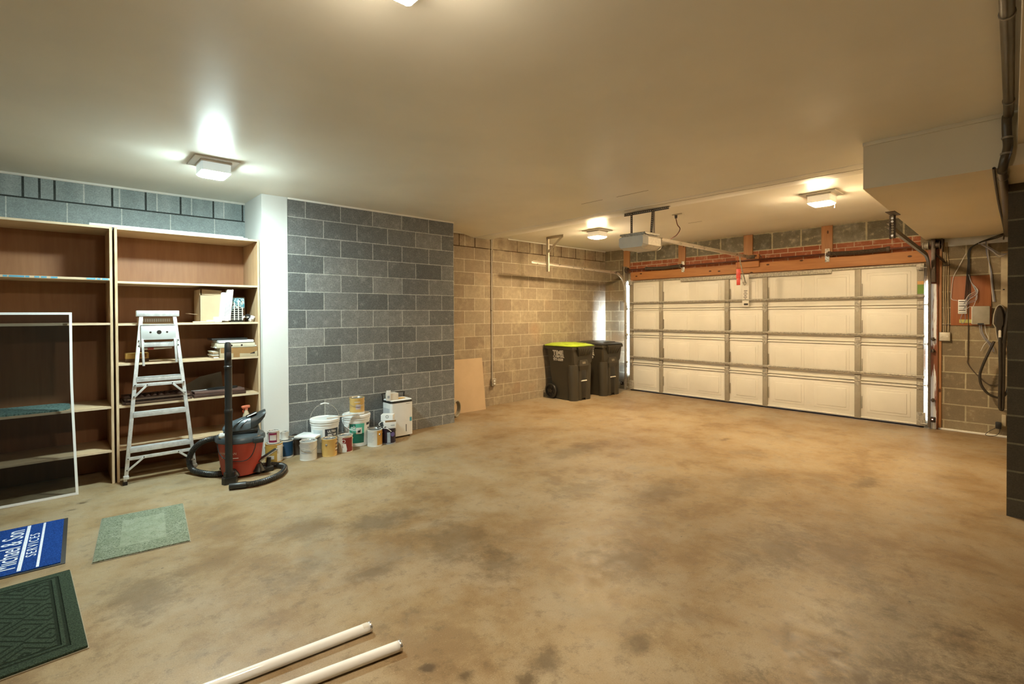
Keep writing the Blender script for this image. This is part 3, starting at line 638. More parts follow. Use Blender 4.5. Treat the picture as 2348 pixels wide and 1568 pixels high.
t = thing('flat_carton', 'flat printed carton lying on the second shelf behind the ladder top', 'box', (.70, 5.66, 1.4286), 0)
MB().box((-.135, -.03, 0), (.135, .06, .052), .003).build('carton', M_card, t)
m = MB()
for k in range(14): m.box((-.12+.017*k, -.0308, .012), (-.109+.017*k, -.030, .040))
m.build('printed_band', M_paper, t)
t = thing('small_box', 'small yellow and brown box on the middle shelf, left of the ladder', 'box', (.563, 5.76, 1.0665), 0)
MB().box((-.088, -.05, 0), (.088, .05, .030), .003).build('lower_tray', plain('brown_card', (.10, .05, .02), .7), t)
MB().box((-.088, -.05, .030), (.088, .05, .082), .003).build('lid', plain('yellow_card', (.55, .36, .10), .6), t)
MB().box((.0, -.0508, .038), (.07, -.05, .074)).build('printed_band', plain('dark_orange_print', (.30, .13, .03)), t)
# stack at the right end of the middle shelf
t = thing('cardboard_box', 'low cardboard box with brown tape at the right end of the middle shelf', 'box', (1.41, 5.74, 1.0665), 0)
MB().box((-.18, -.135, 0), (.172, .12, .098), .004).build('carton', plain('pale_cardboard', (.52, .42, .27), .8), t)
m = MB(); m.prism([(-.176, .05), (.10, .035), (.172, .06), (.172, .099), (-.176, .099)], -.1362, -.1352, Matrix(((1, 0, 0, 0), (0, 0, 1, 0), (0, 1, 0, 0), (0, 0, 0, 1)))); m.box((-.06, -.137, .0), (.0, -.136, .09)); m.build('tape', plain('brown_tape', (.33, .18, .07), .4), t)
MB().box((.10, -.1358, .03), (.145, -.1352, .05)).build('printed_mark', M_blackm, t)
t = thing('ring_binder', 'cream ring binder lying on the low cardboard box', 'binder', (1.39, 5.72, 1.166), 0)
MB().box((-.19, -.115, 0), (.17, .13, .048), .008).build('cover', plain('cream_board', (.62, .56, .42), .6), t)
m = MB(); 
for x in (-.055, .04): m.cyl((x, -.1165, .024), (x, -.112, .024), .010, n=10)
m.build('finger_hole', M_blackm, t)
m = MB(); m.box((.145, -.11, .008), (.185, .12, .018)); m.box((-.20, -.10, .002), (-.18, .10, .012)); m.build('loose_sheet', M_paper, t)
tag(MB().box((1.215, 5.60, 1.216), (1.545, 5.86, 1.242), .005).build('album', M_white_p), 'white flat album lying on top of the cream binder', 'album')
tag(MB().box((1.17, 5.66, 1.2425), (1.50, 5.88, 1.262), .004).build('folder', M_black), 'dark folder lying on the white album, topmost of the stack', 'folder')
t = thing('newspaper_stack', 'ragged stack of old papers left of the low cardboard box', 'papers', (1.205, 5.74, 1.0665), 0)
for k in range(6):
    MB().box((-.028-.006*(k % 3), -.11+.01*(k % 2), .012*k), (.018, .10, .012*k+.009), .001).build('paper_sheet', (M_paper, M_card, M_offw)[k % 3], t)
# louvred shutters and boards on the fourth shelf
M_dkwood = plain('dark_brown_shutter_paint', (.055, .028, .020), .40, 0, .2)
def shutter(x, y, z, L, rz, label, dx=0):
    t = thing('louvred_shutter', label, 'shutter', (x, y, z), rz, 'shutters stacked on the fourth shelf')
    for yy in (-.16, .12): MB().box((-L/2, yy, 0), (L/2, yy+.04, .028), .003).build('stile', M_dkwood, t)
    for xx in (-L/2, L/2-.05): MB().box((xx, -.12, 0), (xx+.05, .12, .028), .003).build('rail', M_dkwood, t)
    n = 8
    for k in range(n):
        xx = -L/2+.06+(L-.12)*(k+.5)/n
        MB().box((-.004, -.12, -.016), (.004, .12, .016), .001, M=Matrix.Translation((xx, 0, .017)) @ Matrix.Rotation(1.0, 4, 'Y')).build('slat', M_dkwood, t)
    MB().box((-L/2+.02, -.1603, .008), (L/2-.02, -.1600, .020)).build('worn_edge', plain('worn_shutter_edge', (.22, .16, .12), .5), t)
shutter(.715, 5.775, .6845, .54, 0, 'lower dark louvred shutter on the fourth shelf behind the ladder')
shutter(.72, 5.785, .7175, .53, .02, 'upper dark louvred shutter on the fourth shelf behind the ladder')
tag(MB().box((1.00, 5.615, .6845), (1.47, 5.80, .715), .004).build('dark_board', M_dkwood), 'lower dark brown board lying on the fourth shelf right of the ladder', 'board')
tag(MB().box((1.01, 5.63, .7155), (1.46, 5.82, .742), .004).build('dark_board', plain('brown_board', (.13, .075, .06), .35)), 'upper brown board lying on the fourth shelf right of the ladder', 'board')
t = thing('hand_saw', 'black-handled tool lying across the brown boards', 'tool', (1.25, 5.70, .7425), .03)
m = MB(); m.prism([(-.13, -.012), (-.02, -.03), (.13, -.028), (.16, 0), (.13, .02), (-.05, .022)], .001, .022); m.build('handle', M_black, t)
m = MB(); m.prism([(-.26, 0), (-.12, -.014), (-.12, .016)], .006, .009); m.build('blade', M_alu, t)
t = thing('plastic_sheet', 'grey translucent plastic piece leaning at the back of the fourth shelf', 'plastic sheet', (1.10, 5.98, .6845), 0)
m = MB(); m.prism([(-.25, 0), (.25, 0), (.22, .21), (.02, .17)], 0, .004, Matrix(((1, 0, 0, 0), (0, -.25, 1, .05), (0, 1, .25, 0), (0, 0, 0, 1)))); m.build('panel', plain('grey_film', (.22, .20, .16), .3), t)
t = thing('spray_bottle', 'spray bottle with an orange-red trigger on the lowest shelf behind the vacuum', 'bottle', (1.475, 5.64, .3005), .3)
m = MB(); m.lathe([(0, 0), (.034, 0), (.037, .01), (.037, .12), (.030, .16), (.015, .20), (.013, .215), (0, .215)], n=20); m.build('bottle', plain('beige_bottle', (.52, .42, .28), .4), t)
m = MB(); m.cyl((0, 0, .208), (0, 0, .225), .017, n=14); m.box((-.045, -.013, .225), (.038, .013, .255), .007); m.box((-.052, -.006, .238), (-.042, .006, .25), .002); m.build('spray_head', plain('orange_trigger', (.68, .20, .11), .4), t)
m = MB(); m.tube([(-.026, 0, .228), (-.034, 0, .20), (-.028, 0, .18)], .005, 8, 4); m.build('trigger', plain('red_trigger', (.55, .07, .03), .4), t)

# ------------------------------------------------------------------ window screen leaning on the left unit
t = thing('window_screen', 'white framed window screen leaning against the left shelf unit', 'window screen', (-.3, 5.46, 0))
def lean(z): return 5.452+(.1195/1.528)*z
def sx(z): return .100+.026*max(0, (.95-z)/.95)**1.1
def bar(pts, name):
    m = MB(); rings = []
    for x, z, hx, hz in pts:
        y = lean(z); rings.append([(x-hx, y-.005, z-hz), (x+hx, y-.005, z+hz), (x+hx, y+.005, z+hz), (x-hx, y+.005, z-hz)])
    m.loft(rings); m.build(name, M_white_p, t, world=True)
zs = [0.002+1.526*k/12 for k in range(13)]
bar([(sx(z)-.009, z, .009, 0) for z in zs], 'frame_rail'); bar([(-.80, z, .009, 0) for z in zs], 'frame_rail')
bar([(x, .0115, 0, .0095) for x in (-.80, .117)], 'frame_rail'); bar([(x, 1.519, 0, .0095) for x in (-.80, .09)], 'frame_rail')
tm = NT('insect_mesh'); tr = tm.node('ShaderNodeBsdfTransparent'); df = tm.node('ShaderNodeBsdfDiffuse'); df.inputs[0].default_value = (.010, .012, .010, 1); mx = tm.node('ShaderNodeMixShader'); mx.inputs[0].default_value = .5
tm.l.new(tr.outputs[0], mx.inputs[1]); tm.l.new(df.outputs[0], mx.inputs[2]); tm.l.new(mx.outputs[0], tm.out.inputs[0])
m = MB(); V = [[m.bm.verts.new((x, lean(z), z)) for x in (-.795, sx(z)-.014)] for z in zs]
for a, b in zip(V, V[1:]): m.bm.faces.new((a[0], a[1], b[1], b[0]))
m.build('insect_mesh', tm.m, t, world=True)

# ------------------------------------------------------------------ stepladder
t = thing('stepladder', 'folded aluminium stepladder leaning against the right shelf unit', 'ladder', (.71, 5.46, 0), 0)
def LF(x, z, o=0.0):       # front frame plane
    return Vector((x, 5.452+.0745*z-o, z))
def railx(z, s): c = .708; return c+s*(.262-.0935*(z-.07)/1.0*1.0) if True else 0
def seg(name, a, b, wx, wy, mat=None, par=None, bev=.002): m = MB(); m.beam(a, b, wx, wy, bev, (0, 1, 0)); return m.build(name, mat or M_alu, par or t, world=True)
for s in (-1, 1):
    r = seg('front_rail', LF(railx(.07, s), .07), LF(railx(1.50, s), 1.50), .030, .022)
    MB().box((railx(.07, s)-.02, 5.435, .055), (railx(.07, s)+.02, 5.475, .085), .004).build('rail_foot', M_alu, r, world=True)
    r = seg('rear_leg', Vector((railx(.0, s)+.0, 5.468, .012)), Vector((railx(1.42, s)*1.0, 5.572, 1.42)), .024, .016)
    MB().box((railx(0, s)-.018, 5.452, 0), (railx(0, s)+.018, 5.484, .030), .004).build('rubber_foot', M_blackm, r, world=True)
for z in (.305, .612, .925, 1.238):
    a, b = railx(z, -1), railx(z, 1); y = 5.452+.0745*z
    m = MB(); m.box((a+.008, y-.018, z-.027), (b-.008, y-.013, z+.016), .001); m.box((a+.008, y-.018, z+.010), (b-.008, y+.055, z+.016), .001); m.box((a+.008, y+.05, z-.012), (b-.008, y+.055, z+.016), .001)
    m.build('step', M_alu, t, world=True)
m = MB(); m.box((.541, 5.545, 1.49), (.874, 5.605, 1.545), .006); m.build('top_cap', M_alu, t, world=True)
for z, dz in ((.872, .055), (.232, .10)):
    a, b = railx(z, -1), railx(z, 1); y = 5.452+.0745*z-.020
    MB().box((a-.008, y-.004, z-.016), (b+.008, y, z+.014), .001).build('cross_bar', M_alu, t, world=True)
    for s in (-1, 1):
        x0 = railx(z-.10, s); x1 = railx(z, s)-s*(.115 if z < .5 else .09)
        seg('brace', (x0-s*.002, y-.006, z-.105), (x1, y-.006, z-.004), .018, .003, bev=.0005)
        h = MB(); 
        for px, pz in ((x0, z-.10), (x1, z-.002), (railx(z, s), z)): h.cyl((px, y-.012, pz), (px, y-.006, pz), .005, n=8)
        h.build('rivet', M_blackm, t, world=True)
# paint tray folded down, with its two arms
yT = 5.452+.0745*1.36-.028
m = MB(); m.box((.572, yT, 1.277), (.842, yT+.004, 1.402), .001); m.box((.572, yT, 1.40), (.842, yT+.022, 1.405), .001); m.box((.572, yT, 1.410), (.842, yT+.02, 1.418), .001)
tray = m.build('paint_tray', plain('pale_tray_metal', (.66, .69, .69), .35, .3, .03), t, world=True)
m = MB()
for x, r in ((.644, .009), (.710, .019), (.772, .009)): m.cyl((x, yT-.0006, 1.345), (x, yT+.0002, 1.345), r, n=16)
m.build('tray_hole', M_blackm, tray, world=True)
for x, z1, dx in ((.582, 1.04, .008), (.832, 1.06, .012)):
    seg('tray_arm', (x, yT, 1.285), (x+dx, yT-.006, z1), .018, .012, M_alu, t, .001)
for s in (-1, 1):
    x = railx(1.245, s); m = MB(); m.prism([(x, 1.20), (x-s*.045, 1.225), (x-s*.045, 1.258), (x, 1.285)], 0, .003, Matrix(((1, 0, 0, 0), (0, 0, 1, yT+.006), (0, 1, 0, 0), (0, 0, 0, 1)))); m.build('gusset', M_alu, t, world=True)
    h = MB()
    for pz in (1.222, 1.268): h.cyl((x, yT+.001, pz), (x, yT+.006, pz), .0055, n=8)
    h.build('rivet', M_blackm, t, world=True)
m = MB(); m.cyl((.60, yT+.045, 1.192), (.815, yT+.045, 1.196), .008, n=10); o = m.build('spreader_bar', M_offw, t, world=True)
MB().cyl((.625, yT+.045, 1.1925), (.672, yT+.045, 1.1935), .0095, n=10).build('red_sleeve', M_red, o, world=True)

# ------------------------------------------------------------------ wet and dry vacuum
VX, VY = 1.288, 5.120
t = thing('shop_vacuum', 'red and black wet and dry vacuum with its hose looped on the floor', 'vacuum', (VX, VY, 0), facing(VX, VY))
m = MB(); m.lathe([(0, .045), (.150, .045), (.160, .055), (.182, .24), (.197, .385), (.203, .40), (.203, .408), (0, .408)], n=56); m.build('drum', M_red, t)
m = MB(); m.lathe([(0, .395), (.208, .395), (.213, .402), (.212, .432), (.200, .452), (.17, .463), (.10, .470), (0, .470)], n=56); lid = m.build('lid', plain('blue_grey_plastic', (.050, .062, .068), .30, 0, .1), t)
M_vac = plain('slate_plastic', (.085, .11, .125), .32, 0, .15)
M_vac2 = plain('dark_slate_plastic', (.03, .037, .04), .35, 0, .1)
def ell(cx, cz, rx, ry, rz_, tilt=0, n=20, lift=0):
    return [(cx+lift*math.sin(2*PI*k/n), ry*math.cos(2*PI*k/n), cz+rz_*math.sin(2*PI*k/n)) for k in range(n)]
m = MB(); m.loft([ell(-.13, .475, 0, .05, .03), ell(-.10, .48, 0, .09, .05), ell(0, .49, 0, .105, .055), ell(.10, .495, 0, .10, .055), ell(.15, .50, 0, .07, .04)]); m.build('motor_base', M_vac2, t, smooth=60)
def hd(x, zb, zt, hw): return [(x, -hw, zb), (x, hw, zb), (x, hw*1.02, (zb+zt)/2), (x, hw*.80, zt-.010), (x, hw*.55, zt), (x, -hw*.55, zt), (x, -hw*.80, zt-.010), (x, -hw*1.02, (zb+zt)/2)]
m = MB(); m.loft([hd(-.150, .512, .530, .035), hd(-.135, .508, .548, .07), hd(-.08, .508, .582, .10), hd(0, .510, .612, .108), hd(.05, .512, .628, .104), hd(.085, .520, .634, .10)]); m.build('motor_cover', M_vac, t, smooth=50)
m = MB(); m.loft([hd(.080, .515, .628, .098), hd(.12, .530, .645, .088), hd(.17, .575, .672, .080), hd(.205, .625, .690, .070), hd(.215, .660, .690, .060)]); m.build('carry_handle', M_vac2, t, smooth=30)
RM = Matrix.Translation((.09, 0, .64)) @ Matrix.Rotation(-.42, 4, 'Y')
MB().box((-.045, -.060, .004), (.055, .060, .010), .003, M=RM).build('handle_recess', M_black, t)
MB().box((-.030, -.066, .011), (.055, -.030, .014), .001, M=RM).build('white_sticker', M_white_p, t)
for k, xx in enumerate((-.06, .0)):
    m = MB(); m.tube([(xx, -.108, .540), (xx+.025, -.104, .580), (xx+.075, -.075, .616)], .0055, 8, 5); m.build('cover_rib', M_vac2, t)
MB().box((-.14, -.104, .500), (.16, .104, .508), .003).build('seam_band', M_black, t)
m = MB(); m.lathe([(.0, 0), (.024, 0), (.028, .01), (.028, .03), (.02, .045), (0, .045)], (-.15, -.10, .455), 16); m.build('lid_knob', M_white_p, t)
m = MB(); m.box((.10, -.21, .385), (.19, -.13, .44), .012); m.build('lid_latch', M_vac2, t)
f = lambda x, y, z: ((.1875+z)*math.sin((x-.085)/.19), -(.1885+z)*math.cos((x-.085)/.19), .285+y)
text_mb('CRAFTSMAN', .034, lambda x, y, z: f(x*.9-.125, y, z), .0006).build('lettering', plain('pale_lettering', (.75, .62, .50)), t)
m = MB(); a0 = -PI/2-.95
m.lathe([(.188, .245), (.1875, .252)], (0, 0, 0), 20, a0, a0+.85); m.build('label_line', M_paper, t)
# casters with flared black skirts
for a in (-1.95, -.55, .75, 2.35):
    cx, cy = .175*math.cos(a), .175*math.sin(a)
    m = MB(); m.lathe([(0, .10), (.02, .10), (.035, .08), (.055, .05), (.06, .036), (0, .036)], (cx, cy, 0), 18); m.beam((cx*.8, cy*.8, .06), (cx*.8, cy*.8, .125), .05, .05, .01); k = m.build('caster_skirt', M_black, t)
    MB().cyl((cx-.010, cy, .019), (cx+.010, cy, .019), .019, n=16, bev=.003).build('caster_wheel', M_blackm, k)
m = MB(); m.tube([(-.19, -.085, .40), (-.17, -.13, .30), (-.10, -.185, .235), (.02, -.215, .22), (.08, -.225, .26), (.115, -.215, .34), (.13, -.19, .43), (.15, -.13, .50), (.14, -.09, .515)], .0042, 8, 6); m.build('power_cord', M_black, t)
for ch in t.children:
    if not ch.name.startswith('caster'): ch.data.transform(Matrix.Translation((0, 0, -.022)) @ Matrix.Diagonal((1, 1, .885, 1)))
hose_rf = lambda f_, i: .0245+.0022*(1 if i % 2 else -1)
M_hose = plain('hose_plastic', (.022, .021, .019), .36, 0, .1)
m = MB(); m.tube([(1.165, 5.225, .335), (1.08, 5.262, .34), (1.00, 5.33, .305), (.945, 5.41, .22), (.925, 5.45, .12), (.945, 5.40, .045), (1.02, 5.24, .032), (1.10, 5.15, .032), (1.20, 5.13, .030)], .0245, 14, 16, rf=hose_rf); m.build('hose', M_hose, t, world=True)
MB().cyl((1.19, 5.215, .335), (1.10, 5.255, .34), .031, .029, n=18, bev=.003).build('hose_cuff', M_black, t, world=True)
m = MB(); m.tube([(1.42, 5.18, .030), (1.52, 5.145, .030), (1.60, 5.08, .030), (1.635, 4.98, .030), (1.60, 4.865, .030), (1.52, 4.75, .030), (1.40, 4.67, .030), (1.28, 4.645, .030), (1.20, 4.665, .030)], .0245, 14, 14, rf=hose_rf); m.build('hose', M_hose, t, world=True)
MB().cyl((1.215, 4.66, .030), (1.09, 4.705, .030), .029, .026, n=18, bev=.003).build('hose_cuff', M_black, t, world=True)
t = thing('vacuum_wand', 'tall black vacuum wand standing upright in front of the vacuum', 'vacuum wand', (1.135, 4.895, .0))
m = MB(); m.lathe([(0, 0.03), (.030, .03), (.034, .05), (.034, .10), (.0305, .12), (.0305, .50), (.031, .62), (.0335, .63), (.0335, .655), (.031, .66), (.0285, .67), (.0285, 1.03), (.033, 1.035), (.033, 1.045), (.0285, 1.05), (.0280, 1.18), (.026, 1.24), (.018, 1.258), (0, 1.262)], n=28); m.build('pipe', M_black, t)
m = MB(); m.tube([(.024, .012, .66), (.034, .016, .80), (.034, .016, 1.10)], .003, 6, 1); m.build('side_wire', M_galvd, t)
m = MB(); m.box((-.02, -.03, 1.10), (.02, -.022, 1.17), .006); m.build('slide_gate', M_blackm, t)
m = MB(); m.loft([[(x*1.0+ox, y*1.0, z) for x, y in ((-.045, -.04), (.045, -.04), (.07, 0), (.045, .04), (-.045, .04), (-.06, 0))] for z, ox in ((.0, 0), (.03, 0), (.06, 0))]); m.loft([[(x*.75, y*.8, z) for x, y in ((-.045, -.04), (.045, -.04), (.07, 0), (.045, .04), (-.045, .04), (-.06, 0))] for z in (.06, .10)]); m.build('foot', M_black, t)
t = thing('floor_nozzle', 'black squeegee nozzle tool propped up right of the vacuum drum', 'vacuum tool', (1.50, 5.03, 0), .2)
m = MB(); m.cyl((0, 0, 0.02), (.015, 0, .13), .024, .020, n=16); m.box((-.05, -.035, 0), (.05, .035, .05), .014); m.build('neck', M_black, t)
m = MB(); m.loft([[(x, y, z+(x)*.42) for x, y, z in ((s, -.025, .150), (s, .025, .150), (s, .022, .165), (s, -.022, .165))] for s in (-.09, .085)]); m.build('head', M_black, t)
m = MB(); m.loft([[(x, y, z+(x)*.42) for x, y, z in ((s, -.0275, .154), (s, -.0255, .154), (s, -.0255, .164), (s, -.0275, .164))] for s in (-.09, .085)]); m.build('squeegee_strip', M_galv, t)

# ------------------------------------------------------------------ paint cans and buckets
def arc_patch(name, r, a0, a1, z0, z1, mat, par, taper=0.0):
    """a printed area wrapped on a can; angles in degrees, 0 = towards the camera, positive = to the right"""
    m = MB(); A0, A1 = math.radians(a0-90), math.radians(a1-90)
    m.lathe([(r+.0004+taper*0, z0), (r+.0009, z0), (r+.0009+taper, z1), (r+.0004+taper, z1)], (0, 0, 0), max(4, int(abs(a1-a0)/8)), A0, A1)
    return m.build(name, mat, par)
def wraptext(s, size, r, a, z, mat, par, sx=.9, ext=.0005):
    def f(x, y, zz):
        th = math.radians(a-90)+x/r; q = r+.0014+zz; return (q*math.cos(th), q*math.sin(th), z+y)
    return text_mb(s, size, f, ext, sx, 'CENTER').build('lettering', mat, par)
def can(x, y, r, h, body, label, z=0, turn=0, bail='down', lid=True, group='paint cans'):
    t = thing('paint_can', label, 'paint can', (x, y, z), facing(x, y)+turn, group)
    b = MB().lathe([(0, .003), (r-.003, .003), (r-.002, 0), (r, 0), (r+.001, .006), (r-.0005, .008), (r-.0005, h-.010), (r+.0015, h-.006), (r+.0015, h), (r-.001, h+.001), (r-.003, h-.002), (r-.003, h-.008), (0, h-.008)], n=40).build('body', body, t)
    if lid:
        MB().lathe([(0, h-.006), (r*.80, h-.006), (r*.83, h-.001), (r*.90, h-.001), (r*.92, h-.006), (r*.95, h-.006), (r*.95, h-.008), (0, h-.008)], n=36).build('lid', M_tin, t)
    for s in (-1, 1):
        MB().cyl((s*(r-.001), 0, h*.78), (s*(r+.006), 0, h*.78), .009, .005, n=12).build('bail_ear', M_tin, t)
    if bail:
        s = 1 if bail == 'down' else -1
        tilt = {'down': -.55, 'up': .9, 'back': .15}[bail]; R = r*1.06
        pts = [(R*math.cos(a), -abs(math.cos(tilt))*R*1.0*math.sin(a)*(1 if bail != 'back' else -1), h*.78+math.sin(tilt)*R*1.15*math.sin(a)) for a in [PI*k/12 for k in range(13)]]
        if bail == 'down': pts = [(p[0], -math.sqrt(max(0, (r+.004)**2-min(p[0]**2, (r+.004)**2))) if abs(p[0]) < r else 0, p[2]) for p in pts]
        MB().tube(pts, .0018, 6, 2).build('bail_handle', M_galv, t)
    return t
P_gold = plain('gold_label', (.48, .31, .07), .4, 0, .05); P_yel = plain('yellow_label', (.66, .43, .14), .38, 0, .04); P_wl = plain('white_label', (.72, .72, .69), .4, 0, .03)
P_navy = plain('navy_label', (.012, .06, .14), .35, 0, .1); P_mar = plain('maroon_label', (.22, .025, .02), .38, 0, .1); P_plum = plain('plum_print', (.22, .02, .06), .4)
P_ink = plain('black_ink', (.02, .02, .02), .5); P_grey = plain('grey_ink', (.35, .38, .42), .6); P_purple = plain('deep_purple_label', (.020, .012, .030), .3, 0, .2); P_lil = plain('lilac_print', (.14, .12, .40), .4)
P_green = plain('dark_green_print', (.004, .125, .085), .35, 0, .05); P_green2 = plain('pale_green_print', (.10, .50, .38), .35, 0, .05)
t = can(1.655, 5.335, .083, .188, P_yel, 'gold and cream paint can beside the vacuum, under the small maroon-labelled can', bail='back')
arc_patch('label', .083, -75, 18, .012, .175, P_gold, t); arc_patch('label', .083, 20, 80, .012, .175, P_wl, t)
m = MB(); m.lathe([(.0845, .04), (.0845, .075)], (0, 0, 0), 8, -PI/2-.7, -PI/2+.0); m.build('white_flash', P_wl, t)
arc_patch('printed_line', .083, 42, 64, .05, .054, P_grey, t)
MB().cyl((.025, -.0825, .135), (.025, -.088, .135), .012, .006, n=14).build('bail_ear', M_tin, t)
t = can(1.655, 5.345, .056, .125, P_wl, 'small white paint can with maroon label standing on the gold can', z=.189, bail=None)
arc_patch('label', .056, -50, 32, .088, .108, P_plum, t); arc_patch('label', .056, -50, 32, .012, .034, P_plum, t); arc_patch('label', .056, -50, -40, .034, .088, P_plum, t); arc_patch('label', .056, 26, 32, .034, .088, P_plum, t)
t = can(1.795, 5.422, .080, .180, P_wl, 'navy blue paint can under the small white pot', bail='back')
arc_patch('label', .080, -95, 70, .02, .17, P_navy, t); arc_patch('label', .0808, -42, -22, .065, .12, P_wl, t); arc_patch('label', .080, -95, 95, .002, .016, P_wl, t)
t = can(1.795, 5.432, .037, .085, P_wl, 'small white paint pot standing on the navy paint can', z=.181, bail=None)
t = can(1.943, 5.458, .068, .165, plain('dark_brown_label', (.07, .05, .035), .5, 0, .3), 'dark brown paint can in the gap right of the navy can', bail='back')
t = can(1.998, 5.316, .072, .185, P_wl, 'paint can with a black and white label behind the front white can', bail='down')
arc_patch('label', .072, -90, 60, .035, .172, plain('black_brown_label', (.035, .015, .012), .4), t)
for k in range(4): arc_patch('printed_bar', .073, -52, -40+6*(k % 2), .05+.03*k, .065+.03*k, P_wl, t)
t = can(1.945, 5.170, .084, .192, P_wl, 'white paint can in front with its wire handle hanging down', bail='down')
for k, (a, b) in enumerate(((-60, 15), (-55, 0), (-60, 10), (-20, 12), (-60, -30), (-20, 8))): arc_patch('printed_line', .084, a, b, .165-.012*k, .168-.012*k, P_grey, t)
arc_patch('label', .084, -55, 22, .075, .082, P_grey, t); arc_patch('printed_line', .084, -28, 14, .090, .100, P_grey, t)
t = can(2.165, 5.160, .079, .182, P_yel, 'yellow paint can in front of the left white bucket', bail='up')
for z0 in (.05, .085, .122): arc_patch('label', .079, 50, 84, z0, z0+.012, plain('brown_print', (.22, .09, .04), .4), t)
arc_patch('label', .079, 48, 86, .066, .082, P_wl, t)
MB().cyl((-.030, -.073, .125), (-.032, -.082, .125), .013, .006, n=14).build('bail_ear', M_tin, t)
t = can(2.358, 5.192, .078, .180, plain('cream_label', (.66, .60, .52), .4, 0, .04), 'red and cream paint can in front of the gap between the two buckets', bail=None)
arc_patch('label', .078, -22, 62, .055, .160, P_mar, t); arc_patch('label', .078, 8, 70, .01, .055, P_mar, t)
m = MB(); m.prism([(-.035, .0), (.012, 0), (.018, .03), (.006, .09), (-.030, .092), (-.022, .05)], 0, .0012, Matrix(((1, 0, 0, 0), (0, 0, 1, -.0800), (0, 1, 0, .008), (0, 0, 0, 1)))); m.build('torn_label', P_wl, t)
m = MB(); m.tube([(.017*math.cos(a)-.018, -.0800, .125+.017*math.sin(a)) for a in [2*PI*k/14 for k in range(14)]], .0022, 6, 1, closed=True); m.build('printed_ring', P_wl, t)
t = can(2.714, 5.193, .084, .187, P_wl, 'white and amber paint can in front of the green-labelled bucket', bail='back')
arc_patch('label', .084, 18, 84, .018, .178, plain('amber_label', (.60, .34, .08), .38, 0, .04), t)
for k in range(9): arc_patch('printed_line', .084, -62, -8-6*(k % 3), .155-.013*k, .1575-.013*k, P_grey, t)
MB().cyl((.055, -.063, .135), (.060, -.072, .135), .013, .006, n=14).build('bail_ear', M_tin, t)
t = can(2.885, 5.180, .080, .178, P_purple, 'dark purple paint can with small boxes on it, in front of the dehumidifier', bail='up', lid=True)
arc_patch('label', .080, -12, 14, .02, .14, plain('silver_blue_print', (.35, .42, .50), .4), t)
m = MB(); m.lathe([(.0, 0), (.026, 0), (.026, .0012), (0, .0012)], n=20); bmesh.ops.transform(m.bm, matrix=Matrix.Translation((.045, -.0685, .115)) @ Matrix.Rotation(.58, 4, 'Z') @ Matrix.Rotation(PI/2, 4, 'X'), verts=m.bm.verts); m.build('round_emblem', P_lil, t)
arc_patch('label', .080, -80, 80, .0, .014, P_grey, t)
def bucket(x, y, label, z=0):
    t = thing('bucket', label, 'bucket', (x, y, z), facing(x, y), 'five gallon buckets')
    MB().lathe([(0, .002), (.126, .002), (.130, .006), (.146, .275), (.149, .278), (.149, .292), (.147, .294), (.1475, .305), (.155, .308), (.155, .320), (.1485, .322), (.1485, .345), (0, .345)], n=56).build('body', M_white_p, t)
    MB().lathe([(0, .352), (.128, .352), (.132, .360), (.150, .362), (.157, .356), (.158, .332), (.154, .328), (.1495, .345), (0, .345)], n=56).build('lid', M_white_p, t)
    return t
t = bucket(2.205, 5.374, 'white bucket with a black printed label and its wire handle standing up')
def br(z): return .130+.0585*z
def bpatch(name, a0, a1, z0, z1, mat, par, lift=0.0): return arc_patch(name, br(z0)+lift, a0, a1, z0, z1, mat, par, br(z1)-br(z0))
def btext(s, size, a, z, mat, par, sx=.9, align='CENTER', vertical=False, bold=0.0):
    def f(x, y, zz):
        if vertical: x, y = -y, x
        q = br(z+y)+.0022+zz; th = math.radians(a-90)+x/q; return (q*math.cos(th), q*math.sin(th), z+y)
    return text_mb(s, size, f, .0005, sx, align, 1.0, bold).build('lettering', mat, par)
bpatch('label', 0, 66, .175, .262, plain('black_label', (.03, .032, .04), .35), t)
btext('ULTRA', .036, 30, .222, P_wl, t, .9, bold=.001); btext('SPEC 500', .032, 32, .185, P_wl, t, .82, bold=.001)
bpatch('label', -56, -10, .05, .255, plain('pale_blue_panel', (.55, .62, .64), .4), t)
for k in range(6): bpatch('printed_line', -50, -18-5*(k % 2), .23-.02*k, .2325-.02*k, P_grey, t, .001)
pts = [(.158*math.cos(a), .03*math.sin(a), .315+.20*math.sin(a)) for a in [PI*k/14 for k in range(15)]]
MB().tube(pts, .0022, 6, 2).build('bail_handle', M_galv, t)
MB().tube([(.044, .028, .508), (0, .03, .518), (-.044, .028, .508)], .007, 10, 4).build('hand_grip', M_white_p, t)
t = bucket(2.578, 5.374, 'white bucket with a dark green label, the yellow can standing on its lid')
bpatch('label', -32, 36, .045, .155, P_green, t); bpatch('label', -32, 36, .155, .266, P_green2, t); bpatch('label', -32, -4, .225, .266, P_green, t, .0008)
bpatch('label', -2, 24, .150, .222, P_wl, t, .0012); bpatch('label', 5, 18, .165, .200, P_ink, t, .0022)
btext('ok', .060, -14, .205, P_wl, t, .9, bold=.001); btext('2', .045, -18, .150, P_wl, t, .9)
bpatch('label', 48, 74, .238, .266, P_ink, t); [bpatch('printed_line', 58, 60+5*(k % 3), .085+.022*k, .099+.022*k, P_ink, t) for k in range(6)]
pts = [(.158*math.cos(a), -.115*math.sin(a)-.0, .315-.12*math.sin(a)) for a in [PI*k/14 for k in range(15)]]
pts = [(p[0]-.0, min(p[1], -math.sqrt(max(0, .157**2-p[0]**2))-.003), p[2]) for p in pts]
MB().tube(pts[6:], .0035, 6, 2).build('bail_handle', M_white_p, t)
t = can(2.572, 5.345, .083, .185, P_yel, 'yellow paint can standing on the green-labelled bucket', z=.3625, bail='down')
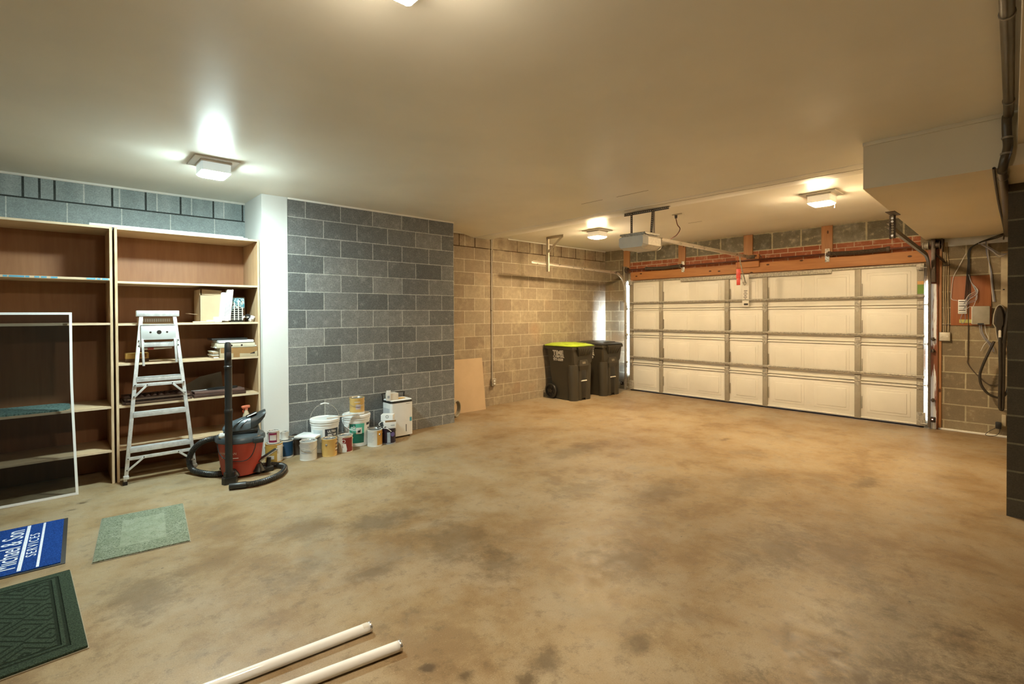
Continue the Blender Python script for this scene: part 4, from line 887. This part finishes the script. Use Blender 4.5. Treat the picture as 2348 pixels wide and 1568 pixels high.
arc_patch('label', .083, -10, 30, .06, .115, plain('lilac_grey_print', (.50, .42, .42), .5), t); arc_patch('label', .083, -20, 25, .14, .146, P_wl, t); wraptext('AURA', .016, .084, 10, .08, P_lil, t)
arc_patch('label', .083, -180, 180, .0, .026, P_wl, t)
tag(MB().box((-.17, -.012, -.003), (.17, .012, .003), .002, M=Matrix.Translation((2.365, 5.265, .372)) @ Matrix.Rotation(-.30, 4, 'Z') @ Matrix.Rotation(-.045, 4, 'Y')).build('stir_stick', plain('paint_worn_wood', (.55, .42, .30), .7, 0, .2)), 'wooden paint stirring stick lying across the two bucket lids', 'stick')
# paint tray lid laid over the dark can
t = thing('paint_pad', 'white flat pad lying across the cans behind the front white can', 'pad', (2.02, 5.345, .1865), facing(2.0, 5.36)-.5)
MB().box((-.12, -.10, .003), (.12, .10, .026), .006).build('pad', M_white_p, t); MB().box((-.10, -.085, .0), (.10, .085, .004), .001).build('under_tray', M_blackm, t)
t = thing('paint_brush', 'dark crumpled brush and rag lying on the navy and brown cans', 'brush', (1.845, 5.44, .182), facing(1.9, 5.4)+.6)
MB().tube([(-.07, 0, .008), (-.02, .005, .016), (.03, 0, .012), (.07, -.01, .010)], .008, 8, 4).build('handle', M_galvd, t)
MB().tube([(.04, .02, .012), (.07, 0, .022), (.10, .015, .012), (.08, .04, .010)], .013, 8, 4).build('bristles', M_blackm, t)

# ------------------------------------------------------------------ dehumidifier
t = thing('dehumidifier', 'tall white dehumidifier with a black top band and a water level slot', 'dehumidifier', (3.14, 5.40, 0), .0)
def rr_(x0, x1, y0, y1, z, c, bow=0.0, n=5):
    P = []
    for cx, cy, a0 in ((x1-c, y0+c, -90), (x1-c, y1-c, 0), (x0+c, y1-c, 90), (x0+c, y0+c, 180)):
        P += [(cx+c*math.cos(math.radians(a0+90*k/n)), cy+c*math.sin(math.radians(a0+90*k/n)), z) for k in range(n+1)]
    return P
X0, X1, Y0, Y1 = -.155, .150, -.105, .115
MB().loft([rr_(X0, X1, Y0, Y1, .022, .03), rr_(X0, X1, Y0, Y1, .195, .03)]).build('water_tank', M_white_p, t, smooth=40)
MB().loft([rr_(X0, X1, Y0, Y1, .197, .03), rr_(X0, X1, Y0, Y1, .425, .03)]).build('cabinet', M_white_p, t, smooth=40)
MB().loft([rr_(X0-.001, X1+.001, Y0-.001, Y1, .425, .03), rr_(X0+.004, X1-.004, Y0+.004, Y1, .452, .03)]).build('control_band', M_black, t, smooth=40)
MB().loft([rr_(X0+.004, X1-.004, Y0+.002, Y1, .452, .03), rr_(X0+.012, X1-.012, Y0+.012, Y1-.01, .462, .025)]).build('top_panel', M_white_p, t, smooth=40)
MB().box((.045, Y0-.0015, .065), (.054, Y0, .155), .0005).build('level_window', M_black, t)
m = MB(); m.box((.100, Y0-.0012, .185), (.130, Y0-.0002, .235)); m.build('energy_label', plain('teal_label', (.10, .38, .48), .4), t)
MB().box((.050, Y0-.0012, .405), (.105, Y0-.0002, .411)).build('printed_mark', P_grey, t)
m = MB()
for k in range(12): m.box((X0-.0012, -.06+.013*k, .08), (X0, -.055+.013*k, .36))
m.build('side_grille', P_grey, t)
m = MB(); m.tube([(-.15, .10, .42), (-.155, .105, .50), (-.14, .105, .525), (.13, .105, .525), (.145, .105, .50), (.14, .10, .42)], .009, 8, 3); m.build('carry_handle', M_black, t)
for sx_ in (-.11, .11):
    for sy_ in (-.07, .08): MB().cyl((sx_-.008, sy_, .011), (sx_+.008, sy_, .011), .011, n=12).build('caster', M_blackm, t)
tag(MB().box((2.965+.02, 5.33, .4625), (3.105, 5.43, .545), .002, M=None).build('small_carton', M_offw), 'small white carton lying on top of the dehumidifier', 'box')
t = thing('leaflet', 'white upright leaflet standing at the left of the carton on the dehumidifier', 'leaflet', (2.995, 5.322, .463), -.15)
MB().box((-.055, -.002, 0), (.0, 0, .125), .0005).build('card', M_white_p, t); MB().box((-.042, -.0026, .03), (-.015, -.0021, .06)).build('printed_mark', P_grey, t)
tag(MB().box((3.10, 5.36, .4625), (3.22, 5.43, .470), .001).build('yellow_sheet', plain('yellow_paper', (.80, .55, .22), .7)), 'yellow paper sheet on top of the dehumidifier right of the carton', 'paper')
t = thing('small_carton', 'white carton with printed rings, upper of the two on the purple can', 'box', (2.905, 5.225, .2555), facing(2.9, 5.3)-.25)
MB().box((-.075, -.05, 0), (.065, .05, .072), .002).build('carton', M_white_p, t)
m = MB(); m.tube([(.016*math.cos(a), -.0515, .05+.016*math.sin(a)) for a in [2*PI*k/14 for k in range(14)]], .002, 6, 1, closed=True); m.build('printed_ring', P_ink, t)
t = thing('small_carton', 'open white carton with small print, lower of the two on the purple can', 'box', (2.885, 5.17, .1795), facing(2.9, 5.3)+.1)
MB().box((-.065, -.05, 0), (.075, .05, .074), .002).build('carton', M_white_p, t); m = MB(); m.box((-.05, -.075, .074), (.073, -.05, .076), M=Matrix.Translation((0, -.05, .075)) @ Matrix.Rotation(-1.15, 4, 'X') @ Matrix.Translation((0, .05, -.075))); m.build('flap', M_card, t)
MB().box((.014, -.0506, .030), (.058, -.0499, .040)).build('printed_mark', P_grey, t)
t = thing('extension_cord', 'white and black cord tangled on the amber and purple cans', 'cord', (2.80, 5.26, .19))
MB().tube([(2.79, 5.185, .195), (2.77, 5.195, .235), (2.80, 5.175, .262), (2.84, 5.155, .235), (2.80, 5.145, .200), (2.83, 5.105, .185), (2.87, 5.090, .150)], .0045, 7, 6).build('white_cord', M_white_p, t, world=True)
MB().tube([(2.75, 5.205, .192), (2.80, 5.170, .22), (2.835, 5.150, .205), (2.80, 5.125, .20)], .0045, 7, 6).build('black_cord', M_black, t, world=True)

# ------------------------------------------------------------------ board, hoop, outlet on the far left wall
bm_ = MB(); bm_.loft([[(4.15, 6.005, 0), (5.045, 5.975, 0), (5.045, 5.987, 0), (4.15, 6.017, 0)], [(4.21, 6.128, .80), (5.098, 6.128, .80), (5.098, 6.14, .80), (4.21, 6.14, .80)]])
tag(bm_.build('wall_board', plain('tan_hardboard', (.52, .38, .235), .7, 0, .04, 4)), 'tan board leaning on the wall behind the block projection', 'board')
t = thing('hose_coil', 'grey coiled hose standing on edge behind the corner of the block projection', 'hose coil', (4.34, 5.80, .125), .45)
for k, (r, o_) in enumerate(((.115, 0), (.112, .020), (.108, .04))):
    MB().tube([(r*math.cos(a), o_, r*math.sin(a)) for a in [2*PI*q/28 for q in range(28)]], .0105, 8, 1, closed=True).build('coil', plain('grey_hose', (.30, .27, .20), .5) if k == 0 else M_galvd, t)
t = thing('wall_outlet', 'grey double outlet box fed by a conduit on the tan block wall', 'outlet', (5.33, 6.15, .39))
MB().box((5.29, 6.10, .325), (5.375, 6.15, .445), .006).build('box', M_galv, t, world=True)
MB().box((5.302, 6.096, .335), (5.362, 6.101, .435), .002).build('cover_plate', M_galvd, t, world=True)
for z in (.362, .408): MB().cyl((5.332, 6.0955, z), (5.332, 6.090, z), .017, n=16, bev=.002).build('socket', M_white_p, t, world=True)
MB().tube([(5.318, 6.135, 2.76), (5.318, 6.135, .50), (5.318, 6.130, .445)], .0075, 8, 1).build('cable', M_offw, t, world=True)
MB().tube([(5.338, 6.142, 2.76), (5.336, 6.142, .50), (5.33, 6.13, .445)], .005, 8, 1).build('cable', M_steel, t, world=True)
for z in (2.55, 1.55): MB().box((5.30, 6.125, z), (5.345, 6.15, z+.015), .002).build('cable_clip', M_galvd, t, world=True)

# ------------------------------------------------------------------ wheeled bins
M_bin = plain('olive_black_bin_plastic', (.050, .042, .028), .42, 0, .08, 2)
M_bind = plain('black_bin_plastic', (.022, .019, .015), .45, 0, .08)
M_lime = plain('lime_green_lid', (.34, .46, .03), .42, 0, .05)
M_print = plain('bin_print', (.72, .68, .58), .6)
def wheeled_bin(x, y, rz, lidm, label, number):
    t = thing('wheeled_bin', label, 'bin', (x, y, 0), rz, 'wheeled refuse bins')
    def ring(z, hx, y0, y1, c):   # chamfered rectangle, cut front corners
        return [(hx, y0+c, z), (hx, y1-.03, z), (hx-.03, y1, z), (-hx+.03, y1, z), (-hx, y1-.03, z), (-hx, y0+c, z), (-hx+c, y0, z), (hx-c, y0, z)]
    m = MB(); m.loft([ring(.0, .215, -.285, .16, .06), ring(.012, .225, -.29, .18, .06), ring(.25, .235, -.295, .22, .06), ring(.60, .255, -.300, .26, .055), ring(.66, .262, -.315, .27, .03), ring(.88, .285, -.325, .29, .02), ring(.882, .298, -.345, .32, .02), ring(.925, .300, -.348, .325, .02), ring(.93, .285, -.33, .31, .02)])
    m.build('body', M_bin, t, smooth=25)
    # rounded corner columns on the front
    m = MB()
    for s in (-1, 1):
        R = []
        for z, k in ((.0, 1), (.55, 1.06), (.615, .98), (.64, .3)):
            cx, cy = s*(.150+.03*z), -.235
            R.append([(cx+.098*k*math.cos(a)*1.0, cy+.085*k*math.sin(a), z) for a in [2*PI*q/20 for q in range(20)]])
        m.loft(R)
    m.build('corner_columns', M_bin, t, smooth=40)
    # recess with the catch bar: two ribs and a dark hollow between them
    m = MB(); m.box((-.055, -.3265, .04), (.055, -.318, .52), .002); m.build('recess', M_bind, t)
    for s in (-1, 1):
        m = MB(); m.loft([[(s*.055, -.325, z), (s*.10, -.31, z), (s*.10, -.28, z), (s*.055, -.28, z)] for z in (.0, .53)]); m.build('front_rib', M_bin, t, smooth=20)
    m = MB(); m.loft([[(-.10, -.325, .52), (.10, -.325, .52), (.10, -.28, .52), (-.10, -.28, .52)], [(-.125, -.345, .60), (.125, -.345, .60), (.125, -.28, .60), (-.125, -.28, .60)], [(-.10, -.33, .70), (.10, -.33, .70), (.10, -.28, .70), (-.10, -.28, .70)]]); m.build('front_shield', M_bin, t, smooth=20)
    MB().cyl((-.070, -.336, .34), (.070, -.336, .34), .011, n=12).build('catch_bar', M_offw, t)
    # scalloped front grip under the rim
    m = MB(); m.loft([[(-.13, -.33, .765), (.13, -.33, .765), (.13, -.31, .765), (-.13, -.31, .765)], [(-.20, -.385, .90), (.20, -.385, .90), (.20, -.33, .90), (-.20, -.33, .90)], [(-.21, -.388, .928), (.21, -.388, .928), (.21, -.33, .928), (-.21, -.33, .928)]]); g_ = m.build('front_grip', M_bin, t, smooth=20)
    m = MB()
    for k in range(7):
        xx = (k-3)/3; m.beam((xx*.125, -.337, .775), (xx*.185, -.388, .905), .010, .012, .003)
    m.build('grip_ribs', M_bin, g_)
    # lid
    m = MB(); m.loft([ring(.932, .300, -.352, .345, .05), ring(.945, .305, -.357, .35, .05), ring(.958, .285, -.335, .33, .06), ring(.985, .19, -.22, .26, .08)]); lid = m.build('lid', lidm, t, smooth=25)
    m = MB(); m.box((-.15, -.28, .955), (.15, -.19, .985), .012); m.box((-.16, -.05, .975), (.16, .03, .993), .008); m.build('lid_ridges', lidm, lid)
    m = MB(); m.box((-.26, -.20, .958), (-.20, -.10, .968), .004); m.build('lid_slot', M_bind, lid)
    # rear handle bar and hinge
    m = MB(); m.cyl((-.27, .345, .935), (.27, .345, .935), .016, n=12); 
    for s in (-1, 1): m.box((s*.27-.015, .29, .88), (s*.27+.015, .36, .95), .006)
    m.build('handle_bar', M_bin, t)
    # wheels
    MB().cyl((-.27, .20, .13), (.27, .20, .13), .011, n=12).build('axle', M_galv, t)
    for s in (-1, 1):
        m = MB(); m.lathe([(.10, -.022), (.125, -.025), (.132, -.015), (.132, .015), (.125, .025), (.10, .022)], n=32); m.lathe([(0, -.02), (.03, -.02), (.03, .02), (0, .02)], n=16)
        for k in range(7): a = 2*PI*k/7; m.beam((.025*math.cos(a), .025*math.sin(a), 0), (.105*math.cos(a), .105*math.sin(a), 0), .018, .024, .003)
        m.lathe([(0, -.004), (.105, -.004), (.105, .004), (0, .004)], n=24)
        bmesh.ops.transform(m.bm, matrix=Matrix.Translation((s*.262, .20, .132)) @ Matrix.Rotation(PI/2, 4, 'Y'), verts=m.bm.verts); m.build('wheel', M_bind, t, smooth=30)
    # lettering on the left side, following its slope
    def side(x, y, z): return (-.268-.03*(.80+y-.66)/.22*1.0-.002-z, .175-x, .70+y+.0)
    for s_, z0_, sz, sc, y0_ in (('TIME', .785, .108, 1.06, .135), ('DISPOSAL', .738, .052, .86, .072), (number, .680, .060, 1.0, .135)):
        def f2(x, y, z, z0_=z0_, y0_=y0_):
            zz = z0_+y; hx = .262+(.285-.262)*(zz-.66)/.22; return (-hx-.0015-z, y0_-x, zz)
        text_mb(s_, sz, f2, .0008, sc, 'LEFT', 1.0, .045*sz).build('lettering', M_print, t)
    m = MB(); m.tube([(-.2745, .105-.022*math.cos(a), .755+.020*math.sin(a)) for a in [2*PI*k/14 for k in range(14)]], .004, 6, 1, closed=True); m.build('round_logo', M_print, t)
    text_mb('LBO', .05, lambda x, y, z: (x, -.347-z+.15*(.035+y), .635+y), .0015, .9, 'CENTER', 1.0, .0015).build('front_emblem', plain('raised_emblem', (.30, .26, .19), .5), t)
    return t
wheeled_bin(6.82, 5.765, -.02, M_lime, 'wheeled bin with the lime green lid', '977-3339')
wheeled_bin(7.635, 5.735, -.04, plain('black_lid', (.03, .028, .024), .35, 0, .1), 'wheeled bin with the black lid, nearest the garage door', '977-3339')

# ------------------------------------------------------------------ mats
mt = NT('blue_pile'); v = mt.obj(); n = mt.noise(v, 240, 3, .75); mt.bump(n, .7, .003); M_bluepile = mt.done(mt.mix(mt.ramp(n, .36, .66), (.003, .016, .10), (.020, .08, .33)), .95, 0, .1)
mt = NT('pale_green_pile'); v = mt.obj(); X_ = mt.xyz(v)
n = mt.noise(mt.mapping(v, (1, 1, 1)), 120, 4, .75, 1.0); n2 = mt.noise(v, 14, 3)
inner = mt.math('MULTIPLY', mt.math('LESS_THAN', mt.math('ABSOLUTE', X_[0]), .125), mt.math('LESS_THAN', mt.math('ABSOLUTE', X_[1]), .25))
fr = mt.ramp(mt.math('ADD', n, mt.math('MULTIPLY', inner, .07)), .40, .56)
mt.bump(n, .8, .004); M_sage = mt.done(mt.mix(fr, (.10, .12, .08), mt.mix(mt.ramp(n2, .3, .7), (.235, .265, .185), (.29, .32, .24))), .95, 0, .1)
mt = NT('dark_green_pile'); v = mt.obj(); X_ = mt.xyz(v)
n = mt.noise(v, 170, 3, .7); 
def band(c, w_): return mt.ramp(mt.math('ABSOLUTE', mt.math('SUBTRACT', c, 0.0)), w_, w_+.006, 1, 0)
ax, ay = mt.math('ABSOLUTE', X_[0]), mt.math('ABSOLUTE', X_[1])
ex = mt.math('SUBTRACT', .30, ax); ey = mt.math('SUBTRACT', .475, ay); e_ = mt.math('MINIMUM', ex, ey)
g1 = band(mt.math('SUBTRACT', e_, .065), .0035); g2 = band(mt.math('SUBTRACT', e_, .095), .0035)
ins = mt.math('GREATER_THAN', e_, .10)
wv = mt.node('ShaderNodeTexWave'); wv.wave_type = 'BANDS'; wv.bands_direction = 'DIAGONAL'; mt.l.new(mt.comb(mt.math('PINGPONG', X_[1], .12), mt.math('PINGPONG', X_[0], .09)), wv.inputs['Vector']); wv.inputs['Scale'].default_value = 13; wv.inputs['Distortion'].default_value = .3
g3 = mt.math('MULTIPLY', mt.ramp(wv.outputs['Fac'], .30, .12), ins)
gr = mt.math('MAXIMUM', mt.math('MAXIMUM', g1, g2), g3)
mt.bump(mt.math('ADD', mt.math('MULTIPLY', gr, -2.0), n), .9, .006)
col = mt.mix(mt.ramp(n, .35, .65), (.022, .034, .022), (.055, .078, .052)); M_dkgreen = mt.done(mt.mix(mt.math('MULTIPLY', gr, .7), col, (.012, .016, .010)), .95, 0, .1)
M_rub = plain('black_rubber', (.022, .020, .018), .6)
RZ = -.0285
t = thing('entrance_mat', 'blue carpet mat with black rubber border and white company lettering', 'mat', (.039, 4.42, 0), -RZ*-1)
def L(x, y): return x, y
MB().box((-.62, -.442, 0), (.0, .442, .005), .002).build('rubber_backing', M_rub, t)
MB().box((-.60, -.424, .004), (-.022, .424, .011), .003).build('pile', M_bluepile, t)
TM = plain('white_pile', (.66, .70, .80), .9, 0, .12, 120)
for x0, x1 in ((-.215, -.197), (-.132, -.119)): MB().box((x0, -.41, .010), (x1, .41, .0118), .0006).build('white_stripe', TM, t)
text_mb('SERVICES', .088, lambda x, y, z: (-.142-y*.80, x, .0112+z), .0006, .98, 'CENTER', 1.25).build('lettering', TM, t)
text_mb('Michael & Son', .155, lambda x, y, z: (-.225-y*.95, x, .0112+z), .0006, .80, 'CENTER').build('lettering', TM, t)
def quad_mat(name, pts, th, mat, label, cat='mat'):
    cx = sum(p[0] for p in pts)/4; cy = sum(p[1] for p in pts)/4
    a = math.atan2(pts[1][1]-pts[0][1], pts[1][0]-pts[0][0])
    t = thing(name, label, cat, (cx, cy, 0), a)
    w_ = math.hypot(pts[1][0]-pts[0][0], pts[1][1]-pts[0][1])/2; h = math.hypot(pts[2][0]-pts[1][0], pts[2][1]-pts[1][1])/2
    MB().box((-w_, -h, 0), (w_, h, .004), .001).build('backing', M_sand, t)
    MB().box((-w_+.004, -h+.004, .003), (w_-.004, h-.004, th), .004).build('pile', mat, t); return t
M_sand = plain('latex_backing', (.30, .27, .20), .8)
quad_mat('bath_rug', [(.14, 3.856), (.646, 3.80), (.742, 4.597), (.235, 4.655)], .012, M_sage, 'pale sage green rug lying right of the blue mat', 'rug')
quad_mat('door_mat', [(-.50, 2.86), (.10, 2.89), (.045, 3.839), (-.555, 3.80)], .016, M_dkgreen, 'dark green sculpted door mat lying in front of the blue mat', 'mat')

# ------------------------------------------------------------------ fluorescent tubes on the floor
gm = NT('frosted_tube_glass'); X_ = gm.xyz(gm.obj())
dark = gm.math('MULTIPLY', gm.ramp(X_[0], .575, .60), .35)
M_tube = gm.done(gm.mix(dark, (.88, .88, .86), (.28, .22, .18)), .12, 0, .6)
for (x1, y1), (x0, y0), lab in (((1.099, 2.144), (.482, 2.213), 'upper of the two white fluorescent tubes, with a printed end label'), ((1.135, 1.931), (.715, 2.002), 'lower of the two white fluorescent tubes, nearest the bottom edge')):
    dx, dy = x1-x0, y1-y0; L_ = math.hypot(dx, dy); dx /= L_; dy /= L_; h = .61
    t = thing('fluorescent_tube', lab, 'fluorescent tube', (x1-dx*h, y1-dy*h, .0235), math.atan2(dy, dx), 'fluorescent tubes on the floor')
    MB().cyl((-h+.014, 0, 0), (h-.014, 0, 0), .0230, n=32, bev=.004).build('glass_tube', M_tube, t)
    for s in (-1, 1):
        e = MB().cyl((s*(h-.016), 0, 0), (s*(h-.004), 0, 0), .0234, n=32, bev=.002).build('end_cap', M_bright, t)
        m = MB()
        for q in (-.006, .006): m.cyl((s*(h-.004), q, 0), (s*(h+.004), q, 0), .0014, n=8)
        m.build('contact_pins', M_bright, e)
    if 'upper' in lab:
        m = MB(); m.lathe([(.0232, -.0125), (.0236, -.0125), (.0236, .0125), (.0232, .0125)], n=10, a0=-.2, a1=1.3)
        bmesh.ops.transform(m.bm, matrix=Matrix.Translation((h-.034, 0, 0)) @ Matrix.Rotation(PI/2, 4, 'Y') @ Matrix.Rotation(PI-.4, 4, 'Z'), verts=m.bm.verts); m.build('printed_label', M_offw, t)

# ------------------------------------------------------------------ conduit along the ceiling and girder
t = thing('ceiling_conduit', 'dark brown conduit running along the ceiling and bending under the duct box', 'conduit', (3.0, .12, 2.74))
def cy_(x): return .137+AS*(x-3.0)
path = [(.3, cy_(.3), 2.740), (3.0, cy_(3.0), 2.740), (4.38, cy_(4.38), 2.740), (4.49, .205, 2.72), (4.515, .205, 2.62), (4.512, .200, 2.545), (4.506, .215, 2.46), (4.535, .226, 2.405), (4.62, .230, 2.397), (5.6, .262, 2.395), (7.4, .335, 2.393), (8.25, .37, 2.390)]
MB().tube(path, .024, 14, 6).build('pipe', plain('dark_brown_pipe', (.075, .055, .03), .32, 0, .15), t, world=True)
for x, y, z in ((2.97, cy_(2.97), 2.74), (4.2, cy_(4.2), 2.74), (4.514, .203, 2.60), (4.51, .208, 2.50), (4.75, .233, 2.398)):
    o = MB(); (o.cyl((x-.006, y, z), (x+.006, y, z), .028, n=16) if z > 2.7 or z < 2.45 else o.cyl((x, y, z-.006), (x, y, z+.006), .028, n=16)); o.build('clamp', M_galvd, t, world=True)
MB().tube([(4.505, .26, 2.42), (4.62, .268, 2.412), (6.0, .318, 2.412), (7.8, .37, 2.40), (8.3, .40, 2.35)], .008, 7, 5).build('side_cable', M_black, t, world=True)

# ------------------------------------------------------------------ right part of the garage wall: cables, boxes, charger
XW = 8.42
t = thing('outlet_box', 'pale metal double outlet box with cables coming down the wall', 'outlet box', (XW, .92, 1.13))
MB().box((8.375, .868, 1.132), (XW, .976, 1.243), .006).build('box', M_galvd, t, world=True)
MB().box((8.370, .872, 1.136), (8.376, .972, 1.239), .003).build('cover_plate', plain('pale_cover', (.62, .58, .48), .35, .2), t, world=True)
for y in (.95, .895): MB().cyl((8.371, y, 1.188), (8.364, y, 1.188), .012, n=14, bev=.003).build('knob', M_offw, t, world=True)
M_cab = plain('tan_cable', (.46, .36, .23), .5, 0, .08)
for y0, y1, y2 in ((.937, .932, .933), (.925, .915, .918), (.908, .893, .890)):
    MB().tube([(8.405, y0, 2.38), (8.405, y0-.002, 2.25), (8.405, y1, 2.08), (8.405, y1+.003, 1.75), (8.405, y1-.002, 1.45), (8.40, y2, 1.243)], .0055, 7, 5).build('cable', M_cab, t, world=True)
for z in (2.08, 1.33): MB().box((8.398, .875, z), (XW, .945, z+.012), .002).build('cable_strap', M_steel, t, world=True)
t = thing('plywood_board', 'reddish plywood board fixed on the block wall behind the wiring', 'board', (XW, .69, 1.63))
MB().box((8.405, .505, 1.330), (XW, .87, 1.944), .002).build('panel', M_redply, t, world=True)
MB().box((8.4035, .655, 1.362), (8.4055, .79, 1.405)).build('yellow_label', plain('yellow_green_label', (.50, .50, .16), .6), t, world=True)
t = thing('punchdown_block', 'small telephone wiring block with loose wires on the red plywood board', 'wiring block', (8.40, .76, 1.56))
MB().box((8.385, .72, 1.475), (8.405, .80, 1.650), .003).build('base', M_white_p, t, world=True)
for k in range(6):
    MB().box((8.378, .728, 1.487+.027*k), (8.386, .792, 1.497+.027*k), .001).build('terminal_strip', M_blackm if k % 2 else P_grey, t, world=True)
WC = [plain('wire_white', (.62, .60, .58), .4), plain('wire_grey', (.30, .29, .30), .4), plain('wire_blue_grey', (.22, .24, .33), .4)]
rr = random.Random(5)
for k in range(7):
    z0 = 1.64-.022*k; b = rr.uniform(.0, .05)
    MB().tube([(8.375, .735+.008*(k % 3), z0), (8.36, .70, z0+.05+b*.5), (8.365, .655-.012*(k % 3), z0+.07+b), (8.38, .645-.008*k % .03, 1.76), (8.385, .68, 1.86), (8.39, .705, 1.96)], .0028, 5, 5).build('wire', WC[k % 3], t, world=True)
MB().tube([(8.385, .805, 1.64), (8.39, .86, 1.66), (8.39, .862, 1.74), (8.395, .845, 1.93), (8.395, .80, 2.05), (8.39, .73, 2.22)], .0035, 6, 6).build('wire', WC[0], t, world=True)
MB().tube([(8.385, .76, 1.475), (8.38, .775, 1.41), (8.38, .76, 1.355), (8.38, .735, 1.39), (8.385, .735, 1.475)], .003, 5, 5).build('wire', WC[2], t, world=True)
t = thing('junction_box', 'grey network box at the right of the plywood board', 'junction box', (8.40, .585, 1.45))
MB().box((8.345, .515, 1.345), (8.405, .672, 1.568), .006).build('cover', plain('warm_grey_box', (.30, .275, .22), .45), t, world=True)
MB().box((8.341, .668, 1.352), (8.405, .674, 1.562), .001).build('pale_edge', M_white_p, t, world=True)
MB().box((8.340, .565, 1.340), (8.346, .62, 1.362), .002).build('dark_clip', P_ink, t, world=True)
for k, (a, b) in enumerate(((.605, .52), (.59, .50), (.56, .535))):
    MB().tube([(8.37, a, 1.345), (8.365, a-.01, 1.25), (8.36, (a+b)/2-.02*(k == 2), 1.17), (8.37, b+.03*(k == 2), 1.10), (8.38, b-.02+.08*(k == 2), 1.02)], .0048 if k < 2 else .003, 6, 5).build('wire', WC[(k+1) % 3], t, world=True)
t = thing('cable_bundle', 'thick black cable bundle hanging from the white lintel over the plywood board', 'cables', (8.40, .70, 2.3))
for k in range(4):
    MB().tube([(8.37, .36+.012*k, 2.43), (8.34, .45+.01*k, 2.375+.006*k), (8.35, .60+.006*k, 2.335), (8.385, .688+.006*k, 2.26), (8.395, .696+.0055*k, 2.1), (8.395, .694+.010*k, 1.92), (8.395, .69+.018*k, 1.70-.05*k)], .0036, 6, 6).build('cable', M_black, t, world=True)
for k in range(4):
    MB().tube([(8.34, .62, 2.335), (8.33, .53-.01*k, 2.28-.02*k), (8.33, .44, 2.20-.018*k), (8.34, .37, 2.185), (8.36, .33, 2.25)], .0032, 5, 6).build('loose_wire', WC[(k+1) % 3], t, world=True)
MB().tube([(8.405, .703, 1.75), (8.405, .706, 1.33), (8.405, .708, .95), (8.405, .708, .86), (8.405, .63, .73), (8.40, .52, .62), (8.405, .43, .63)], .0055, 6, 5).build('cable', M_steel, t, world=True)
t = thing('cable_pair', 'pale cables dropping from the lintel to the charging unit', 'cables', (8.40, .5, 2.0))
for k in range(3):
    MB().tube([(8.40, .545+.006*k, 2.36), (8.40, .535+.006*k, 2.2), (8.40, .520-.006*k, 2.0), (8.40, .505-.006*k, 1.8), (8.395, .49-.008*k, 1.62)], .0042, 6, 5).build('cable', WC[k], t, world=True)
t = thing('breaker_panel', 'narrow beige metal panel cover on the wall left of the dark block pier', 'panel', (8.40, .39, 1.9))
MB().box((8.385, .30, 1.40), (XW, .425, 2.215), .004).build('cover', plain('beige_panel', (.44, .36, .23), .5), t, world=True)
MB().box((8.36, .335, 2.01), (8.385, .352, 2.13), .006).build('handle', M_offw, t, world=True)
MB().box((8.383, .392, 1.755), (8.3855, .408, 1.768)).build('label', P_ink, t, world=True)
t = thing('car_charger', 'black car charging unit with a grey rim and its cable hanging in loops', 'car charger', (8.30, .43, 1.35))
M_ev = plain('charger_black', (.035, .028, .020), .25, 0, .1)
def pod(x, w_, k): return [(x, .425+w_*math.sin(a)*k*(1.0 if math.cos(a) > -.2 else .62), 1.36+.225*math.cos(a)*k) for a in [2*PI*q/28 for q in range(28)]]
MB().loft([pod(8.40, .062, 1.0), pod(8.26, .062, 1.0), pod(8.255, .06, .985)]).build('back_shell', plain('charger_grey', (.42, .38, .30), .3, 0, .05), t, world=True, smooth=40)
MB().loft([pod(8.258, .056, .96), pod(8.22, .050, .93), pod(8.20, .036, .82)]).build('front_cover', M_ev, t, world=True, smooth=40)
MB().box((8.19, .408, 1.155), (8.225, .435, 1.285), .012).build('plug_holder', M_offw, t, world=True)
MB().tube([(8.205, .420, 1.20), (8.20, .418, 1.0), (8.20, .415, .75), (8.20, .42, .50), (8.21, .418, .38), (8.22, .402, .355), (8.22, .395, .42), (8.21, .392, .7), (8.21, .388, 1.1), (8.22, .372, 1.35), (8.23, .358, 1.50), (8.26, .345, 1.52), (8.27, .335, 1.40)], .0165, 10, 8).build('charging_cable', M_ev, t, world=True)
MB().tube([(8.25, .47, 1.15), (8.24, .515, 1.02), (8.23, .565, .86), (8.23, .590, .74), (8.23, .575, .62), (8.23, .52, .53), (8.23, .44, .49), (8.235, .385, .52), (8.24, .35, .62), (8.25, .34, .80), (8.26, .355, 1.1)], .0135, 10, 8).build('charging_cable', M_ev, t, world=True)
t = thing('power_adapter', 'black power adapter with a looped cord plugged in low on the wall', 'adapter', (8.38, .44, .18))
MB().box((8.375, .375, .14), (XW, .412, .27), .004).build('outlet_cover', plain('beige_outlet', (.46, .40, .28), .4), t, world=True)
MB().box((8.33, .412, .105), (8.385, .462, .185), .006).build('adapter', M_black, t, world=True)
MB().tube([(8.34, .425, .105), (8.33, .43, .06), (8.32, .46, .025), (8.32, .52, .012), (8.32, .545, .025), (8.33, .51, .07), (8.34, .455, .115)], .003, 6, 6).build('cord', M_black, t, world=True)
# small metal rail on the floor edge at the right
